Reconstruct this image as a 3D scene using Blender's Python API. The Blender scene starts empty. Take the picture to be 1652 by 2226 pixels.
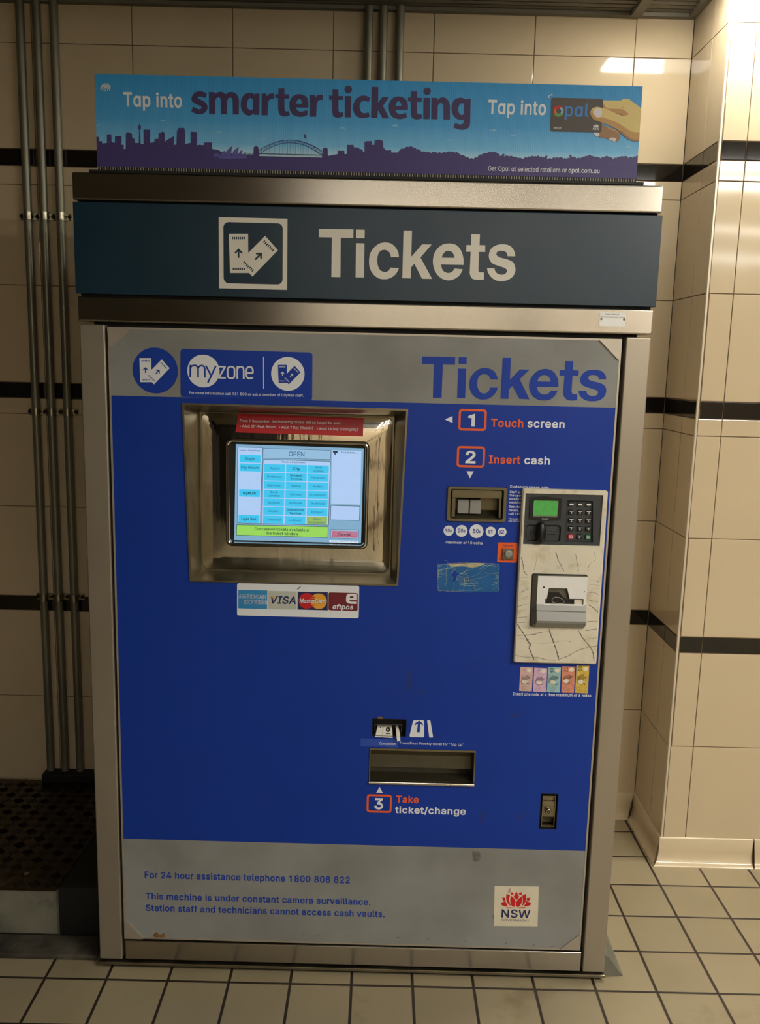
import bpy, bmesh, math, random
from mathutils import Vector, Matrix
from mathutils.geometry import tessellate_polygon, delaunay_2d_cdt

random.seed(7)
scene = bpy.context.scene
COL = scene.collection

# ------------------------------------------------------------------ camera
CAM = Vector((0.0405, -1.9340, 1.4881))
RIGHT = Vector((0.99971336, 0.00280531, 0.02377659))
UP = Vector((-0.02391313, 0.16534095, 0.98594652))
FWD = Vector((0.00116536, 0.98623248, -0.16536064))
FPX = 1884.57
cam_data = bpy.data.cameras.new('camera')
cam_data.sensor_fit = 'HORIZONTAL'
cam_data.sensor_width = 36.0
cam_data.lens = 36.0 * FPX / 1652.0
cam_data.clip_start = 0.05
cam = bpy.data.objects.new('camera', cam_data)
COL.objects.link(cam)
rot = Matrix((RIGHT, UP, -FWD)).transposed().to_4x4()
cam.matrix_world = Matrix.Translation(CAM) @ rot
scene.camera = cam

# ------------------------------------------------------------------ world, exposure
world = bpy.data.worlds.new('world')
scene.world = world
world.use_nodes = True
world.node_tree.nodes['Background'].inputs[0].default_value = (1.0, 0.80, 0.55, 1)
world.node_tree.nodes['Background'].inputs[1].default_value = 0.02
scene.view_settings.view_transform = 'Standard'
scene.view_settings.look = 'None'
scene.view_settings.gamma = 1.0
scene.view_settings.use_curve_mapping = False
scene.view_settings.exposure = 0.06
scene.cycles.use_denoising = True
scene.cycles.max_bounces = 8
scene.cycles.sample_clamp_indirect = 6.0

# ceiling lamps: x0, x1, y0, y1, z of the glowing face, strength
LAMPS = [
    (0.76, 2.20, 0.39, 0.50, 2.500, 58.0),
    (1.20, 3.00, -1.56, -1.48, 2.500, 84.0),
    (1.20, 3.00, -1.97, -1.89, 2.500, 84.0),
    (-0.38, 3.40, -3.50, -3.34, 2.500, 18.0),  # added lamp out of view, fills the front and brightens the steel header
    (-0.66, 3.40, -5.00, -4.90, 2.500, 44.0),  # added lamp out of view, lights the opposite wall mirrored in the bezel
]
LAMP_COLOR = (1.0, 0.95, 0.85)

# ------------------------------------------------------------------ room sizes (metres)
D = 0.806          # back wall
P = 0.5265         # front of the tiled pier on the right
XC = 0.929         # left side of the pier
TW = 0.2956        # wall tile
TF = 0.14924       # floor tile
YAW = -0.0054      # the machine stands a hair off square


def F(u, v, y=0.0):
    """tape measure: where the sight line of photo point (u, v) meets the plane y of the machine"""
    d = FWD + RIGHT * ((u - 826) / FPX) + UP * ((1113 - v) / FPX)
    c, s = math.cos(YAW), math.sin(YAW)
    cx, cy = CAM.x * c + CAM.y * s, -CAM.x * s + CAM.y * c
    dx, dy = d.x * c + d.y * s, -d.x * s + d.y * c
    t = (y - cy) / dy
    return (cx + dx * t, CAM.z + d.z * t)


# ------------------------------------------------------------------ materials
def lin(h):
    h = h.lstrip('#')
    o = []
    for i in (0, 2, 4):
        c = int(h[i:i + 2], 16) / 255.0
        o.append(c / 12.92 if c <= 0.04045 else ((c + 0.055) / 1.055) ** 2.4)
    return (o[0], o[1], o[2], 1.0)


def M(name, col, rough=0.5, metal=0.0, var=0.06, scale=12.0, emit=0.0, rvar=0.0, bump=0.0,
      stretch=(1, 1, 1), spec=0.5, dirt=None, aniso=None, lit=False):
    m = bpy.data.materials.new(name)
    m.use_nodes = True
    nt = m.node_tree
    b = nt.nodes['Principled BSDF']
    c = lin(col) if isinstance(col, str) else (*col, 1.0)
    tc = nt.nodes.new('ShaderNodeTexCoord')
    mp = nt.nodes.new('ShaderNodeMapping')
    mp.inputs['Scale'].default_value = stretch
    nt.links.new(tc.outputs['Object'], mp.inputs['Vector'])
    n = nt.nodes.new('ShaderNodeTexNoise')
    n.inputs['Scale'].default_value = scale
    n.inputs['Detail'].default_value = 5.0
    nt.links.new(mp.outputs[0], n.inputs['Vector'])
    r = nt.nodes.new('ShaderNodeValToRGB')
    r.color_ramp.elements[0].position = 0.3
    r.color_ramp.elements[1].position = 0.7
    r.color_ramp.elements[0].color = tuple(max(0, x * (1 - var)) for x in c[:3]) + (1,)
    r.color_ramp.elements[1].color = tuple(x * (1 + var) for x in c[:3]) + (1,)
    nt.links.new(n.outputs[0], r.inputs[0])
    out = r.outputs[0]
    if dirt:
        dcol, lo, hi, dscale = dirt
        n2 = nt.nodes.new('ShaderNodeTexNoise')
        n2.inputs['Scale'].default_value = dscale
        n2.inputs['Detail'].default_value = 8.0
        n2.inputs['Roughness'].default_value = 0.65
        nt.links.new(tc.outputs['Object'], n2.inputs['Vector'])
        mr = nt.nodes.new('ShaderNodeMapRange')
        mr.inputs[1].default_value = lo
        mr.inputs[2].default_value = hi
        nt.links.new(n2.outputs[0], mr.inputs[0])
        mx = nt.nodes.new('ShaderNodeMixRGB')
        mx.inputs[2].default_value = lin(dcol)
        nt.links.new(mr.outputs[0], mx.inputs[0])
        nt.links.new(out, mx.inputs[1])
        out = mx.outputs[0]
    nt.links.new(out, b.inputs['Base Color'])
    b.inputs['Roughness'].default_value = rough
    b.inputs['Metallic'].default_value = metal
    b.inputs['Specular IOR Level'].default_value = spec
    if rvar:
        mr = nt.nodes.new('ShaderNodeMapRange')
        mr.inputs[1].default_value = 0.3
        mr.inputs[2].default_value = 0.7
        mr.inputs[3].default_value = max(0.01, rough - rvar)
        mr.inputs[4].default_value = rough + rvar
        nt.links.new(n.outputs[0], mr.inputs[0])
        nt.links.new(mr.outputs[0], b.inputs['Roughness'])
    if bump:
        bp = nt.nodes.new('ShaderNodeBump')
        bp.inputs['Strength'].default_value = bump
        bp.inputs['Distance'].default_value = 0.01
        nt.links.new(n.outputs[0], bp.inputs['Height'])
        nt.links.new(bp.outputs[0], b.inputs['Normal'])
    if aniso is not None:
        b.inputs['Anisotropic'].default_value = 0.8
        b.inputs['Anisotropic Rotation'].default_value = aniso
        tg = nt.nodes.new('ShaderNodeTangent')
        tg.direction_type = 'RADIAL'
        tg.axis = 'Z'
        nt.links.new(tg.outputs[0], b.inputs['Tangent'])
    if lit:
        for l in list(b.inputs['Base Color'].links):
            nt.links.remove(l)
        b.inputs['Base Color'].default_value = (0.01, 0.012, 0.015, 1)
    if emit:
        nt.links.new(out, b.inputs['Emission Color'])
        b.inputs['Emission Strength'].default_value = emit
    return m


def math_node(nt, op, a, b=None, clamp=False):
    n = nt.nodes.new('ShaderNodeMath')
    n.operation = op
    n.use_clamp = clamp
    for i, x in enumerate((a, b)):
        if x is None:
            continue
        if isinstance(x, (int, float)):
            n.inputs[i].default_value = x
        else:
            nt.links.new(x, n.inputs[i])
    return n.outputs[0]


MAT = {}
MAT['tile'] = M('cream_glazed_tile', '#c9b798', 0.07, var=0.03, scale=3, rvar=0.02)
MAT['tile_black'] = M('black_glazed_tile', '#1b1714', 0.06, var=0.1, scale=3)
MAT['grout'] = M('brown_grout', '#6e5a42', 0.9, var=0.2, scale=30)
MAT['steel'] = M('brushed_stainless_steel', '#b4ada2', 0.24, 1.0, var=0.015, scale=30, rvar=0.01, stretch=(0.15, 1, 3), aniso=0.25)
MAT['steel_v'] = M('brushed_stainless_steel_upright', '#a89f90', 0.40, 0.7, var=0.03, scale=6, rvar=0.03, stretch=(1, 1, 0.8))
MAT['steel_plain'] = M('plain_stainless_steel', '#b8afa2', 0.42, 0.65, var=0.03, scale=20, rvar=0.03)
MAT['steel_dark'] = M('dull_steel', '#8f8874', 0.35, 1.0, var=0.1, scale=20, rvar=0.06)
MAT['tray_steel'] = M('dark_olive_tray_steel', '#5a5546', 0.4, 0.8, var=0.1, scale=20)  # darker olive steel inside the tray
MAT['coin_steel'] = M('olive_cast_metal', '#7b745e', 0.38, 0.9, var=0.08, scale=30)
MAT['mirror'] = M('polished_steel', '#e0dcd4', 0.06, 1.0, var=0.03, scale=11, rvar=0.02, bump=0.16, stretch=(1.6, 1, 0.22))
MAT['mirror_rim'] = M('polished_steel_rim', '#d6d2c8', 0.10, 1.0, var=0.04, scale=20)
MAT['black'] = M('black_gap', '#0a0908', 0.7, var=0.2)
MAT['cabinet'] = M('dark_cabinet_steel', '#2c2a26', 0.5, 0.3, var=0.15)
MAT['green'] = M('dark_teal_enamel', '#0a2b3c', 0.34, var=0.06, scale=5, rvar=0.03)
MAT['white_film'] = M('white_sign_film', '#dcd8cc', 0.5, var=0.03)
MAT['white'] = M('white_print', '#dfe3e8', 0.5, var=0.02)
MAT['blue'] = M('blue_print', '#113a9e', 0.45, var=0.05, spec=0.3)
MAT['orange'] = M('orange_print', '#e35d1e', 0.5, var=0.04)
MAT['navy'] = M('navy_print', '#1c2356', 0.5, var=0.05)
MAT['red'] = M('red_print', '#c4161c', 0.5, var=0.06)
MAT['red_sticker'] = M('red_sticker_film', '#b3101c', 0.4, var=0.05)
MAT['ink'] = M('black_ink', '#14161c', 0.6, var=0.1)
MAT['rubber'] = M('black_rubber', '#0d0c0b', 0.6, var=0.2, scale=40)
MAT['galv'] = M('galvanised_conduit', '#85816f', 0.42, 0.5, var=0.22, scale=14, rvar=0.08, stretch=(1, 1, 0.35))
MAT['zinc'] = M('bright_zinc', '#a9a390', 0.3, 1.0, var=0.1, scale=30)
MAT['bolt'] = M('black_bolt', '#0c0b0a', 0.5, 0.3, var=0.1)
MAT['concrete'] = M('worn_grey_paint', '#6c6a5c', 0.8, var=0.3, scale=9, dirt=('#35322a', 0.5, 0.75, 7), bump=0.1)
MAT['kerb'] = M('grimy_kerb', '#4a4438', 0.85, var=0.3, scale=14, dirt=('#171410', 0.45, 0.7, 11))
MAT['checker'] = M('dark_checker_plate', '#3a2f1f', 0.30, 0.8, var=0.3, scale=8, rvar=0.1)
MAT['pale'] = M('scuffed_cream_paint', '#d6cfba', 0.45, var=0.05, scale=14, dirt=('#b09c74', 0.52, 0.78, 16))
MAT['scuff'] = M('grey_scuff', '#67635a', 0.7, var=0.3, scale=60)
MAT['scuff_faint'] = M('faint_grey_scuff', '#98927f', 0.7, var=0.2, scale=60)
MAT['plastic'] = M('charcoal_plastic', '#34373a', 0.5, var=0.08, scale=40)
MAT['plastic_dark'] = M('black_plastic', '#101213', 0.4, var=0.08, scale=40)
MAT['key'] = M('black_key_rubber', '#0b0c0d', 0.35, var=0.1)
MAT['key_grey'] = M('grey_key_rubber', '#3c3b34', 0.4, var=0.1)
MAT['key_red'] = M('red_key_rubber', '#c3202c', 0.4, var=0.05)
MAT['key_green'] = M('green_key_rubber', '#0f6b40', 0.4, var=0.05)
MAT['lcd_green'] = M('lit_green_lcd', '#58c04c', 0.5, var=0.12, scale=90, emit=0.5, lit=True)
MAT['silver'] = M('silver_plastic', '#8f8f8b', 0.45, 0.2, var=0.04)
MAT['silver_bright'] = M('bright_silver_plate', '#e8e8e6', 0.36, 0.15, var=0.03)
MAT['silver_dark'] = M('dark_silver_moulding', '#6d6a60', 0.45, 0.3, var=0.06)  # darker silver for reader flanks, mouth and display rim
MAT['paper'] = M('white_ticket_card', '#e8e4d6', 0.6, var=0.03)
MAT['rust'] = M('rust_stain', '#7c5a30', 0.9, var=0.3, scale=60)
MAT['grime'] = M('grey_grime_smear', '#66635b', 0.8, var=0.3, scale=60)
MAT['ceiling'] = M('grey_ceiling_slat', '#6f6a5c', 0.6, var=0.06)
MAT['ceiling_dark'] = M('dark_ceiling_void', '#2e2a22', 0.9, var=0.1)
MAT['lamp_body'] = M('white_lamp_housing', '#e6e2d8', 0.5, var=0.02)
MAT['dark_door'] = M('dark_door_paint', '#241f1a', 0.4, var=0.1)
for i, L in enumerate(LAMPS):
    m = bpy.data.materials.new('lit_diffuser')
    m.use_nodes = True
    nt = m.node_tree
    nt.nodes.remove(nt.nodes['Principled BSDF'])
    e = nt.nodes.new('ShaderNodeEmission')
    e.inputs[0].default_value = (*LAMP_COLOR, 1)
    e.inputs[1].default_value = L[5]
    nt.links.new(e.outputs[0], nt.nodes['Material Output'].inputs[0])
    MAT['lamp%d' % i] = m


def door_material():
    """blue door with a grey band above and below"""
    m = M('grey_and_blue_door_film', '#0c3596', 0.42, var=0.05, scale=6, spec=0.3)
    nt = m.node_tree
    b = nt.nodes['Principled BSDF']
    blue = b.inputs['Base Color'].links[0].from_socket
    tc = nt.nodes.new('ShaderNodeTexCoord')
    sp = nt.nodes.new('ShaderNodeSeparateXYZ')
    nt.links.new(tc.outputs['Object'], sp.inputs[0])
    z = sp.outputs['Z']
    top = math_node(nt, 'GREATER_THAN', z, 1.4108)
    bot = math_node(nt, 'LESS_THAN', z, 0.3466)
    g = math_node(nt, 'MAXIMUM', top, bot)
    n2 = nt.nodes.new('ShaderNodeTexNoise')
    n2.inputs['Scale'].default_value = 5
    n2.inputs['Detail'].default_value = 8
    nt.links.new(tc.outputs['Object'], n2.inputs['Vector'])
    r2 = nt.nodes.new('ShaderNodeValToRGB')
    r2.color_ramp.elements[0].position = 0.35
    r2.color_ramp.elements[1].position = 0.6
    r2.color_ramp.elements[0].color = lin('#7f7f7b')
    r2.color_ramp.elements[1].color = lin('#8d8e8b')
    nt.links.new(n2.outputs[0], r2.inputs[0])
    mx = nt.nodes.new('ShaderNodeMixRGB')
    nt.links.new(g, mx.inputs[0])
    nt.links.new(blue, mx.inputs[1])
    nt.links.new(r2.outputs[0], mx.inputs[2])
    nt.links.new(mx.outputs[0], b.inputs['Base Color'])
    return m


def floor_material():
    m = M('buff_floor_tile', '#93866a', 0.42, var=0.10, scale=4, rvar=0.08, dirt=('#6d5a3c', 0.60, 0.82, 3.5))
    nt = m.node_tree
    b = nt.nodes['Principled BSDF']
    base = b.inputs['Base Color'].links[0].from_socket
    tc = nt.nodes.new('ShaderNodeTexCoord')
    sp = nt.nodes.new('ShaderNodeSeparateXYZ')
    nt.links.new(tc.outputs['Object'], sp.inputs[0])
    masks, cells = [], []
    for ax, o in (('X', -0.59665), ('Y', -0.0408)):
        q = math_node(nt, 'DIVIDE', math_node(nt, 'SUBTRACT', sp.outputs[ax], o - 40 * TF), TF)
        cells.append(math_node(nt, 'FLOOR', q))
        f = math_node(nt, 'FRACT', q)
        d = math_node(nt, 'MINIMUM', f, math_node(nt, 'SUBTRACT', 1.0, f))
        masks.append(d)
    d = math_node(nt, 'MINIMUM', masks[0], masks[1])
    mr = nt.nodes.new('ShaderNodeMapRange')
    mr.inputs[1].default_value = 0.017
    mr.inputs[2].default_value = 0.028
    nt.links.new(d, mr.inputs[0])
    cx = nt.nodes.new('ShaderNodeCombineXYZ')
    nt.links.new(cells[0], cx.inputs[0])
    nt.links.new(cells[1], cx.inputs[1])
    wn = nt.nodes.new('ShaderNodeTexWhiteNoise')
    nt.links.new(cx.outputs[0], wn.inputs['Vector'])
    hv = nt.nodes.new('ShaderNodeHueSaturation')
    nt.links.new(base, hv.inputs['Color'])
    mv = nt.nodes.new('ShaderNodeMapRange')
    mv.inputs[3].default_value = 0.9
    mv.inputs[4].default_value = 1.08
    nt.links.new(wn.outputs[0], mv.inputs[0])
    nt.links.new(mv.outputs[0], hv.inputs['Value'])
    mx = nt.nodes.new('ShaderNodeMixRGB')
    mx.inputs[1].default_value = lin('#2b211a')
    nt.links.new(mr.outputs[0], mx.inputs[0])
    nt.links.new(hv.outputs[0], mx.inputs[2])
    nt.links.new(mx.outputs[0], b.inputs['Base Color'])
    bp = nt.nodes.new('ShaderNodeBump')
    bp.inputs['Strength'].default_value = 0.6
    bp.inputs['Distance'].default_value = 0.002
    nt.links.new(mr.outputs[0], bp.inputs['Height'])
    nt.links.new(bp.outputs[0], b.inputs['Normal'])
    return m


def banner_material(z0, z1):
    """printed evening sky: the printed colours run from blue at the top to pale at the printed horizon"""
    m = M('printed_fluted_board', '#3a9cc9', 0.5, var=0.03, scale=30)
    nt = m.node_tree
    b = nt.nodes['Principled BSDF']
    tc = nt.nodes.new('ShaderNodeTexCoord')
    sp = nt.nodes.new('ShaderNodeSeparateXYZ')
    nt.links.new(tc.outputs['Object'], sp.inputs[0])
    mr = nt.nodes.new('ShaderNodeMapRange')
    mr.inputs[1].default_value = z0
    mr.inputs[2].default_value = z1
    nt.links.new(sp.outputs['Z'], mr.inputs[0])
    r = nt.nodes.new('ShaderNodeValToRGB')
    cr = r.color_ramp
    cr.elements[0].position = 0.0
    cr.elements[0].color = lin('#4a4270')
    cr.elements[1].position = 1.0
    cr.elements[1].color = lin('#2b8fce')
    for p, c in ((0.19, '#4a4270'), (0.20, '#b4def2'), (0.30, '#74bdec'), (0.55, '#469fdc')):
        el = cr.elements.new(p)
        el.color = lin(c)
    nt.links.new(mr.outputs[0], r.inputs[0])
    nt.links.new(r.outputs[0], b.inputs['Base Color'])
    w = math_node(nt, 'SINE', math_node(nt, 'MULTIPLY', sp.outputs['X'], 2 * math.pi / 0.0045))
    bp = nt.nodes.new('ShaderNodeBump')
    bp.inputs['Strength'].default_value = 0.07
    bp.inputs['Distance'].default_value = 0.001
    nt.links.new(w, bp.inputs['Height'])
    nt.links.new(bp.outputs[0], b.inputs['Normal'])
    return m


def scratched_material():
    m = M('worn_teal_sticker', '#0b5a96', 0.45, var=0.12, scale=25)
    nt = m.node_tree
    b = nt.nodes['Principled BSDF']
    base = b.inputs['Base Color'].links[0].from_socket
    tc = nt.nodes.new('ShaderNodeTexCoord')
    prev = base
    for rotz, scl, th, col in ((0.5, 55, 0.011, '#8fa8a8'), (-0.7, 40, 0.009, '#5f90b0'), (1.3, 24, 0.006, '#a5ae9f')):
        mp = nt.nodes.new('ShaderNodeMapping')
        mp.inputs['Rotation'].default_value = (0, rotz, 0)
        mp.inputs['Scale'].default_value = (0.25, 1, 1)
        nt.links.new(tc.outputs['Object'], mp.inputs[0])
        v = nt.nodes.new('ShaderNodeTexVoronoi')
        v.feature = 'DISTANCE_TO_EDGE'
        v.inputs['Scale'].default_value = scl
        nt.links.new(mp.outputs[0], v.inputs['Vector'])
        lt = math_node(nt, 'LESS_THAN', v.outputs['Distance'], th)
        n = nt.nodes.new('ShaderNodeTexNoise')
        n.inputs['Scale'].default_value = 22
        nt.links.new(tc.outputs['Object'], n.inputs['Vector'])
        gt = math_node(nt, 'GREATER_THAN', n.outputs[0], 0.5)
        mk = math_node(nt, 'MULTIPLY', lt, gt)
        mx = nt.nodes.new('ShaderNodeMixRGB')
        mx.inputs[2].default_value = lin(col)
        nt.links.new(mk, mx.inputs[0])
        nt.links.new(prev, mx.inputs[1])
        prev = mx.outputs[0]
    nt.links.new(prev, b.inputs['Base Color'])
    return m


# ------------------------------------------------------------------ mesh helpers
def area2(p):
    return sum(p[i][0] * p[(i + 1) % len(p)][1] - p[(i + 1) % len(p)][0] * p[i][1] for i in range(len(p)))


class MB:
    """collects shapes; build() links them as ONE mesh object"""

    def __init__(self):
        self.v, self.f, self.m, self.s = [], [], [], []

    def add(self, verts, faces, m=0, smooth=False):
        o = len(self.v)
        self.v += [tuple(x) for x in verts]
        for f in faces:
            self.f.append([i + o for i in f])
            self.m.append(m)
            self.s.append(smooth)
        return self

    def box(self, x0, x1, y0, y1, z0, z1, m=0, bev=0.0, seg=2):
        bm = bmesh.new()
        bmesh.ops.create_cube(bm, size=1.0)
        for v in bm.verts:
            v.co = Vector(((x0 + x1) / 2 + v.co.x * (x1 - x0), (y0 + y1) / 2 + v.co.y * (y1 - y0),
                           (z0 + z1) / 2 + v.co.z * (z1 - z0)))
        if bev:
            bmesh.ops.bevel(bm, geom=list(bm.edges), offset=bev, segments=seg, profile=0.5, affect='EDGES')
        bm.verts.index_update()
        self.add([v.co for v in bm.verts], [[v.index for v in f.verts] for f in bm.faces], m)
        bm.free()
        return self

    def poly(self, outer, y, m=0, holes=()):
        """flat print facing the viewer's side (-y)"""
        rings = [list(outer)] + [list(h) for h in holes]
        flat = [p for r in rings for p in r]
        tris = tessellate_polygon([[Vector((p[0], p[1], 0)) for p in r] for r in rings])
        fs = []
        for t in tris:
            a = area2([flat[i] for i in t])
            if abs(a) < 1e-12:
                continue
            fs.append(list(t) if a > 0 else list(reversed(t)))
        self.add([(p[0], y, p[1]) for p in flat], fs, m)
        return self

    def prism(self, outer, y0, y1, m=0, holes=(), mside=None, back=True):
        """solid of an outline in the xz plane between y0 (front) and y1 (back)"""
        self.poly(outer, y0, m, holes)
        if back:
            k = len(self.f)
            self.poly(outer, y1, m, holes)
            for i in range(k, len(self.f)):
                self.f[i].reverse()
        ms = m if mside is None else mside
        for ri, r in enumerate([list(outer)] + [list(h) for h in holes]):
            a = area2(r)
            if (a < 0) == (ri == 0):
                r = r[::-1]
            n = len(r)
            vs = [(p[0], y0, p[1]) for p in r] + [(p[0], y1, p[1]) for p in r]
            self.add(vs, [[(i + 1) % n, i, i + n, (i + 1) % n + n] for i in range(n)], ms)
        return self

    def tube(self, pts, r, seg=12, m=0, caps=True):
        pts = [Vector(p) for p in pts]
        rings = []
        for i, p in enumerate(pts):
            t = (pts[min(i + 1, len(pts) - 1)] - pts[max(i - 1, 0)]).normalized()
            a = t.orthogonal().normalized() if i == 0 else (rings[-1][1] - t * rings[-1][1].dot(t)).normalized()
            bb = t.cross(a)
            rr = r[i] if isinstance(r, (list, tuple)) else r
            rings.append(([p + a * math.cos(2 * math.pi * k / seg) * rr + bb * math.sin(2 * math.pi * k / seg) * rr
                           for k in range(seg)], a))
        vs = [v for q, _ in rings for v in q]
        fs = []
        for i in range(len(pts) - 1):
            for k in range(seg):
                fs.append([i * seg + k, i * seg + (k + 1) % seg, (i + 1) * seg + (k + 1) % seg, (i + 1) * seg + k])
        self.add(vs, fs, m, True)
        if caps:
            self.add(rings[0][0], [list(range(seg))[::-1]], m)
            self.add(rings[-1][0], [list(range(seg))], m)
        return self

    def lathe_y(self, cx, cz, prof, seg=24, m=0, sx=1.0, sz=1.0):
        """profile (radius, y) turned about the y axis, from the front tip backwards"""
        vs, fs = [], []
        for r, y in prof:
            for k in range(seg):
                a = 2 * math.pi * k / seg
                vs.append((cx + r * math.cos(a) * sx, y, cz + r * math.sin(a) * sz))
        for i in range(len(prof) - 1):
            for k in range(seg):
                fs.append([i * seg + k, (i + 1) * seg + k, (i + 1) * seg + (k + 1) % seg, i * seg + (k + 1) % seg])
        self.add(vs, fs, m, True)
        k0 = len(self.v)
        self.add(vs[:seg], [list(range(seg))], m)
        return self

    def ribbon(self, pts, w, y, m=0):
        """flat stroke of width w (number or list) along xz points"""
        n = len(pts)
        L, R = [], []
        for i in range(n):
            a = pts[max(i - 1, 0)]
            b = pts[min(i + 1, n - 1)]
            dx, dz = b[0] - a[0], b[1] - a[1]
            q = math.hypot(dx, dz) or 1
            nx, nz = -dz / q, dx / q
            ww = (w[i] if isinstance(w, (list, tuple)) else w) / 2
            L.append((pts[i][0] + nx * ww, pts[i][1] + nz * ww))
            R.append((pts[i][0] - nx * ww, pts[i][1] - nz * ww))
        vs = [(p[0], y, p[1]) for p in L] + [(p[0], y, p[1]) for p in R]
        self.add(vs, [[i + n, i + 1 + n, i + 1, i] for i in range(n - 1)], m)
        return self

    def build(self, name, mats, parent=None, loc=None, label=None):
        me = bpy.data.meshes.new(name)
        me.from_pydata(self.v, [], self.f)
        if not isinstance(mats, (list, tuple)):
            mats = [mats]
        for x in mats:
            me.materials.append(MAT[x] if isinstance(x, str) else x)
        me.polygons.foreach_set('material_index', self.m)
        me.polygons.foreach_set('use_smooth', self.s)
        me.update()
        o = bpy.data.objects.new(name, me)
        COL.objects.link(o)
        if parent:
            o.parent = parent
        if loc:
            o.location = loc
        if label:
            o['label'] = label
        return o


def empty(name, loc=(0, 0, 0), rz=0.0):
    o = bpy.data.objects.new(name, None)
    o.empty_display_size = 0.1
    COL.objects.link(o)
    o.location = loc
    o.rotation_euler = (0, 0, rz)
    return o


def tag(o, label=None, cat=None, group=None, kind=None):
    for k, v in (('label', label), ('category', cat), ('group', group), ('kind', kind)):
        if v:
            o[k] = v
    return o


# ---- outlines
def path(s, ox=0.0, oy=0.0, k=1.0, sub=6):
    """'x,y x,y! ...' in photo points; ! marks a corner, the rest is a smooth curve"""
    pts, cor = [], []
    for t in s.split():
        c = t.endswith('!')
        x, y = t.rstrip('!').split(',')
        pts.append((ox + float(x) / k, oy + float(y) / k))
        cor.append(c)
    n = len(pts)
    out = []
    for i in range(n):
        p1, p2 = pts[i], pts[(i + 1) % n]
        out.append(p1)
        if cor[i] and cor[(i + 1) % n]:
            continue
        p0 = p1 if cor[i] else pts[i - 1]
        p3 = p2 if cor[(i + 1) % n] else pts[(i + 2) % n]
        for j in range(1, sub):
            t = j / sub
            out.append(tuple(0.5 * (2 * p1[a] + (p2[a] - p0[a]) * t + (2 * p0[a] - 5 * p1[a] + 4 * p2[a] - p3[a]) * t * t
                                    + (3 * p1[a] - p0[a] - 3 * p2[a] + p3[a]) * t ** 3) for a in (0, 1)))
    return out


def mp(pts, y=0.0):
    return [F(u, v, y) for u, v in pts]


def quad(a, b, c, d, ox=0.0, oy=0.0, k=1.0, y=0.0):
    return [F(ox + p[0] / k, oy + p[1] / k, y) for p in (a, b, c, d)]


def rect(x0, x1, z0, z1):
    return [(x0, z0), (x1, z0), (x1, z1), (x0, z1)]


def rrect(x0, x1, z0, z1, r, seg=5):
    out = []
    for cx, cz, a0 in ((x1 - r, z0 + r, -90), (x1 - r, z1 - r, 0), (x0 + r, z1 - r, 90), (x0 + r, z0 + r, 180)):
        for i in range(seg + 1):
            a = math.radians(a0 + 90 * i / seg)
            out.append((cx + r * math.cos(a), cz + r * math.sin(a)))
    return out


def rquad(q, r, seg=5):
    """rounds the corners of any four-sided outline"""
    out = []
    n = len(q)
    for i in range(n):
        a, b, c = Vector(q[i - 1]), Vector(q[i]), Vector(q[(i + 1) % n])
        p0 = b + (a - b).normalized() * r
        p1 = b + (c - b).normalized() * r
        for j in range(seg + 1):
            t = j / seg
            out.append(tuple(p0 * (1 - t) ** 2 + b * 2 * t * (1 - t) + p1 * t * t))
    return out


def circle(cx, cz, r, n=40, a0=0.0, rz=None):
    rz = rz or r
    return [(cx + r * math.cos(a0 + 2 * math.pi * i / n), cz + rz * math.sin(a0 + 2 * math.pi * i / n)) for i in range(n)]


def pcircle(u, v, rpx, y=0.0, n=40):
    c = F(u, v, y)
    e = F(u + rpx, v, y)
    return circle(c[0], c[1], abs(e[0] - c[0]), n)


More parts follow.
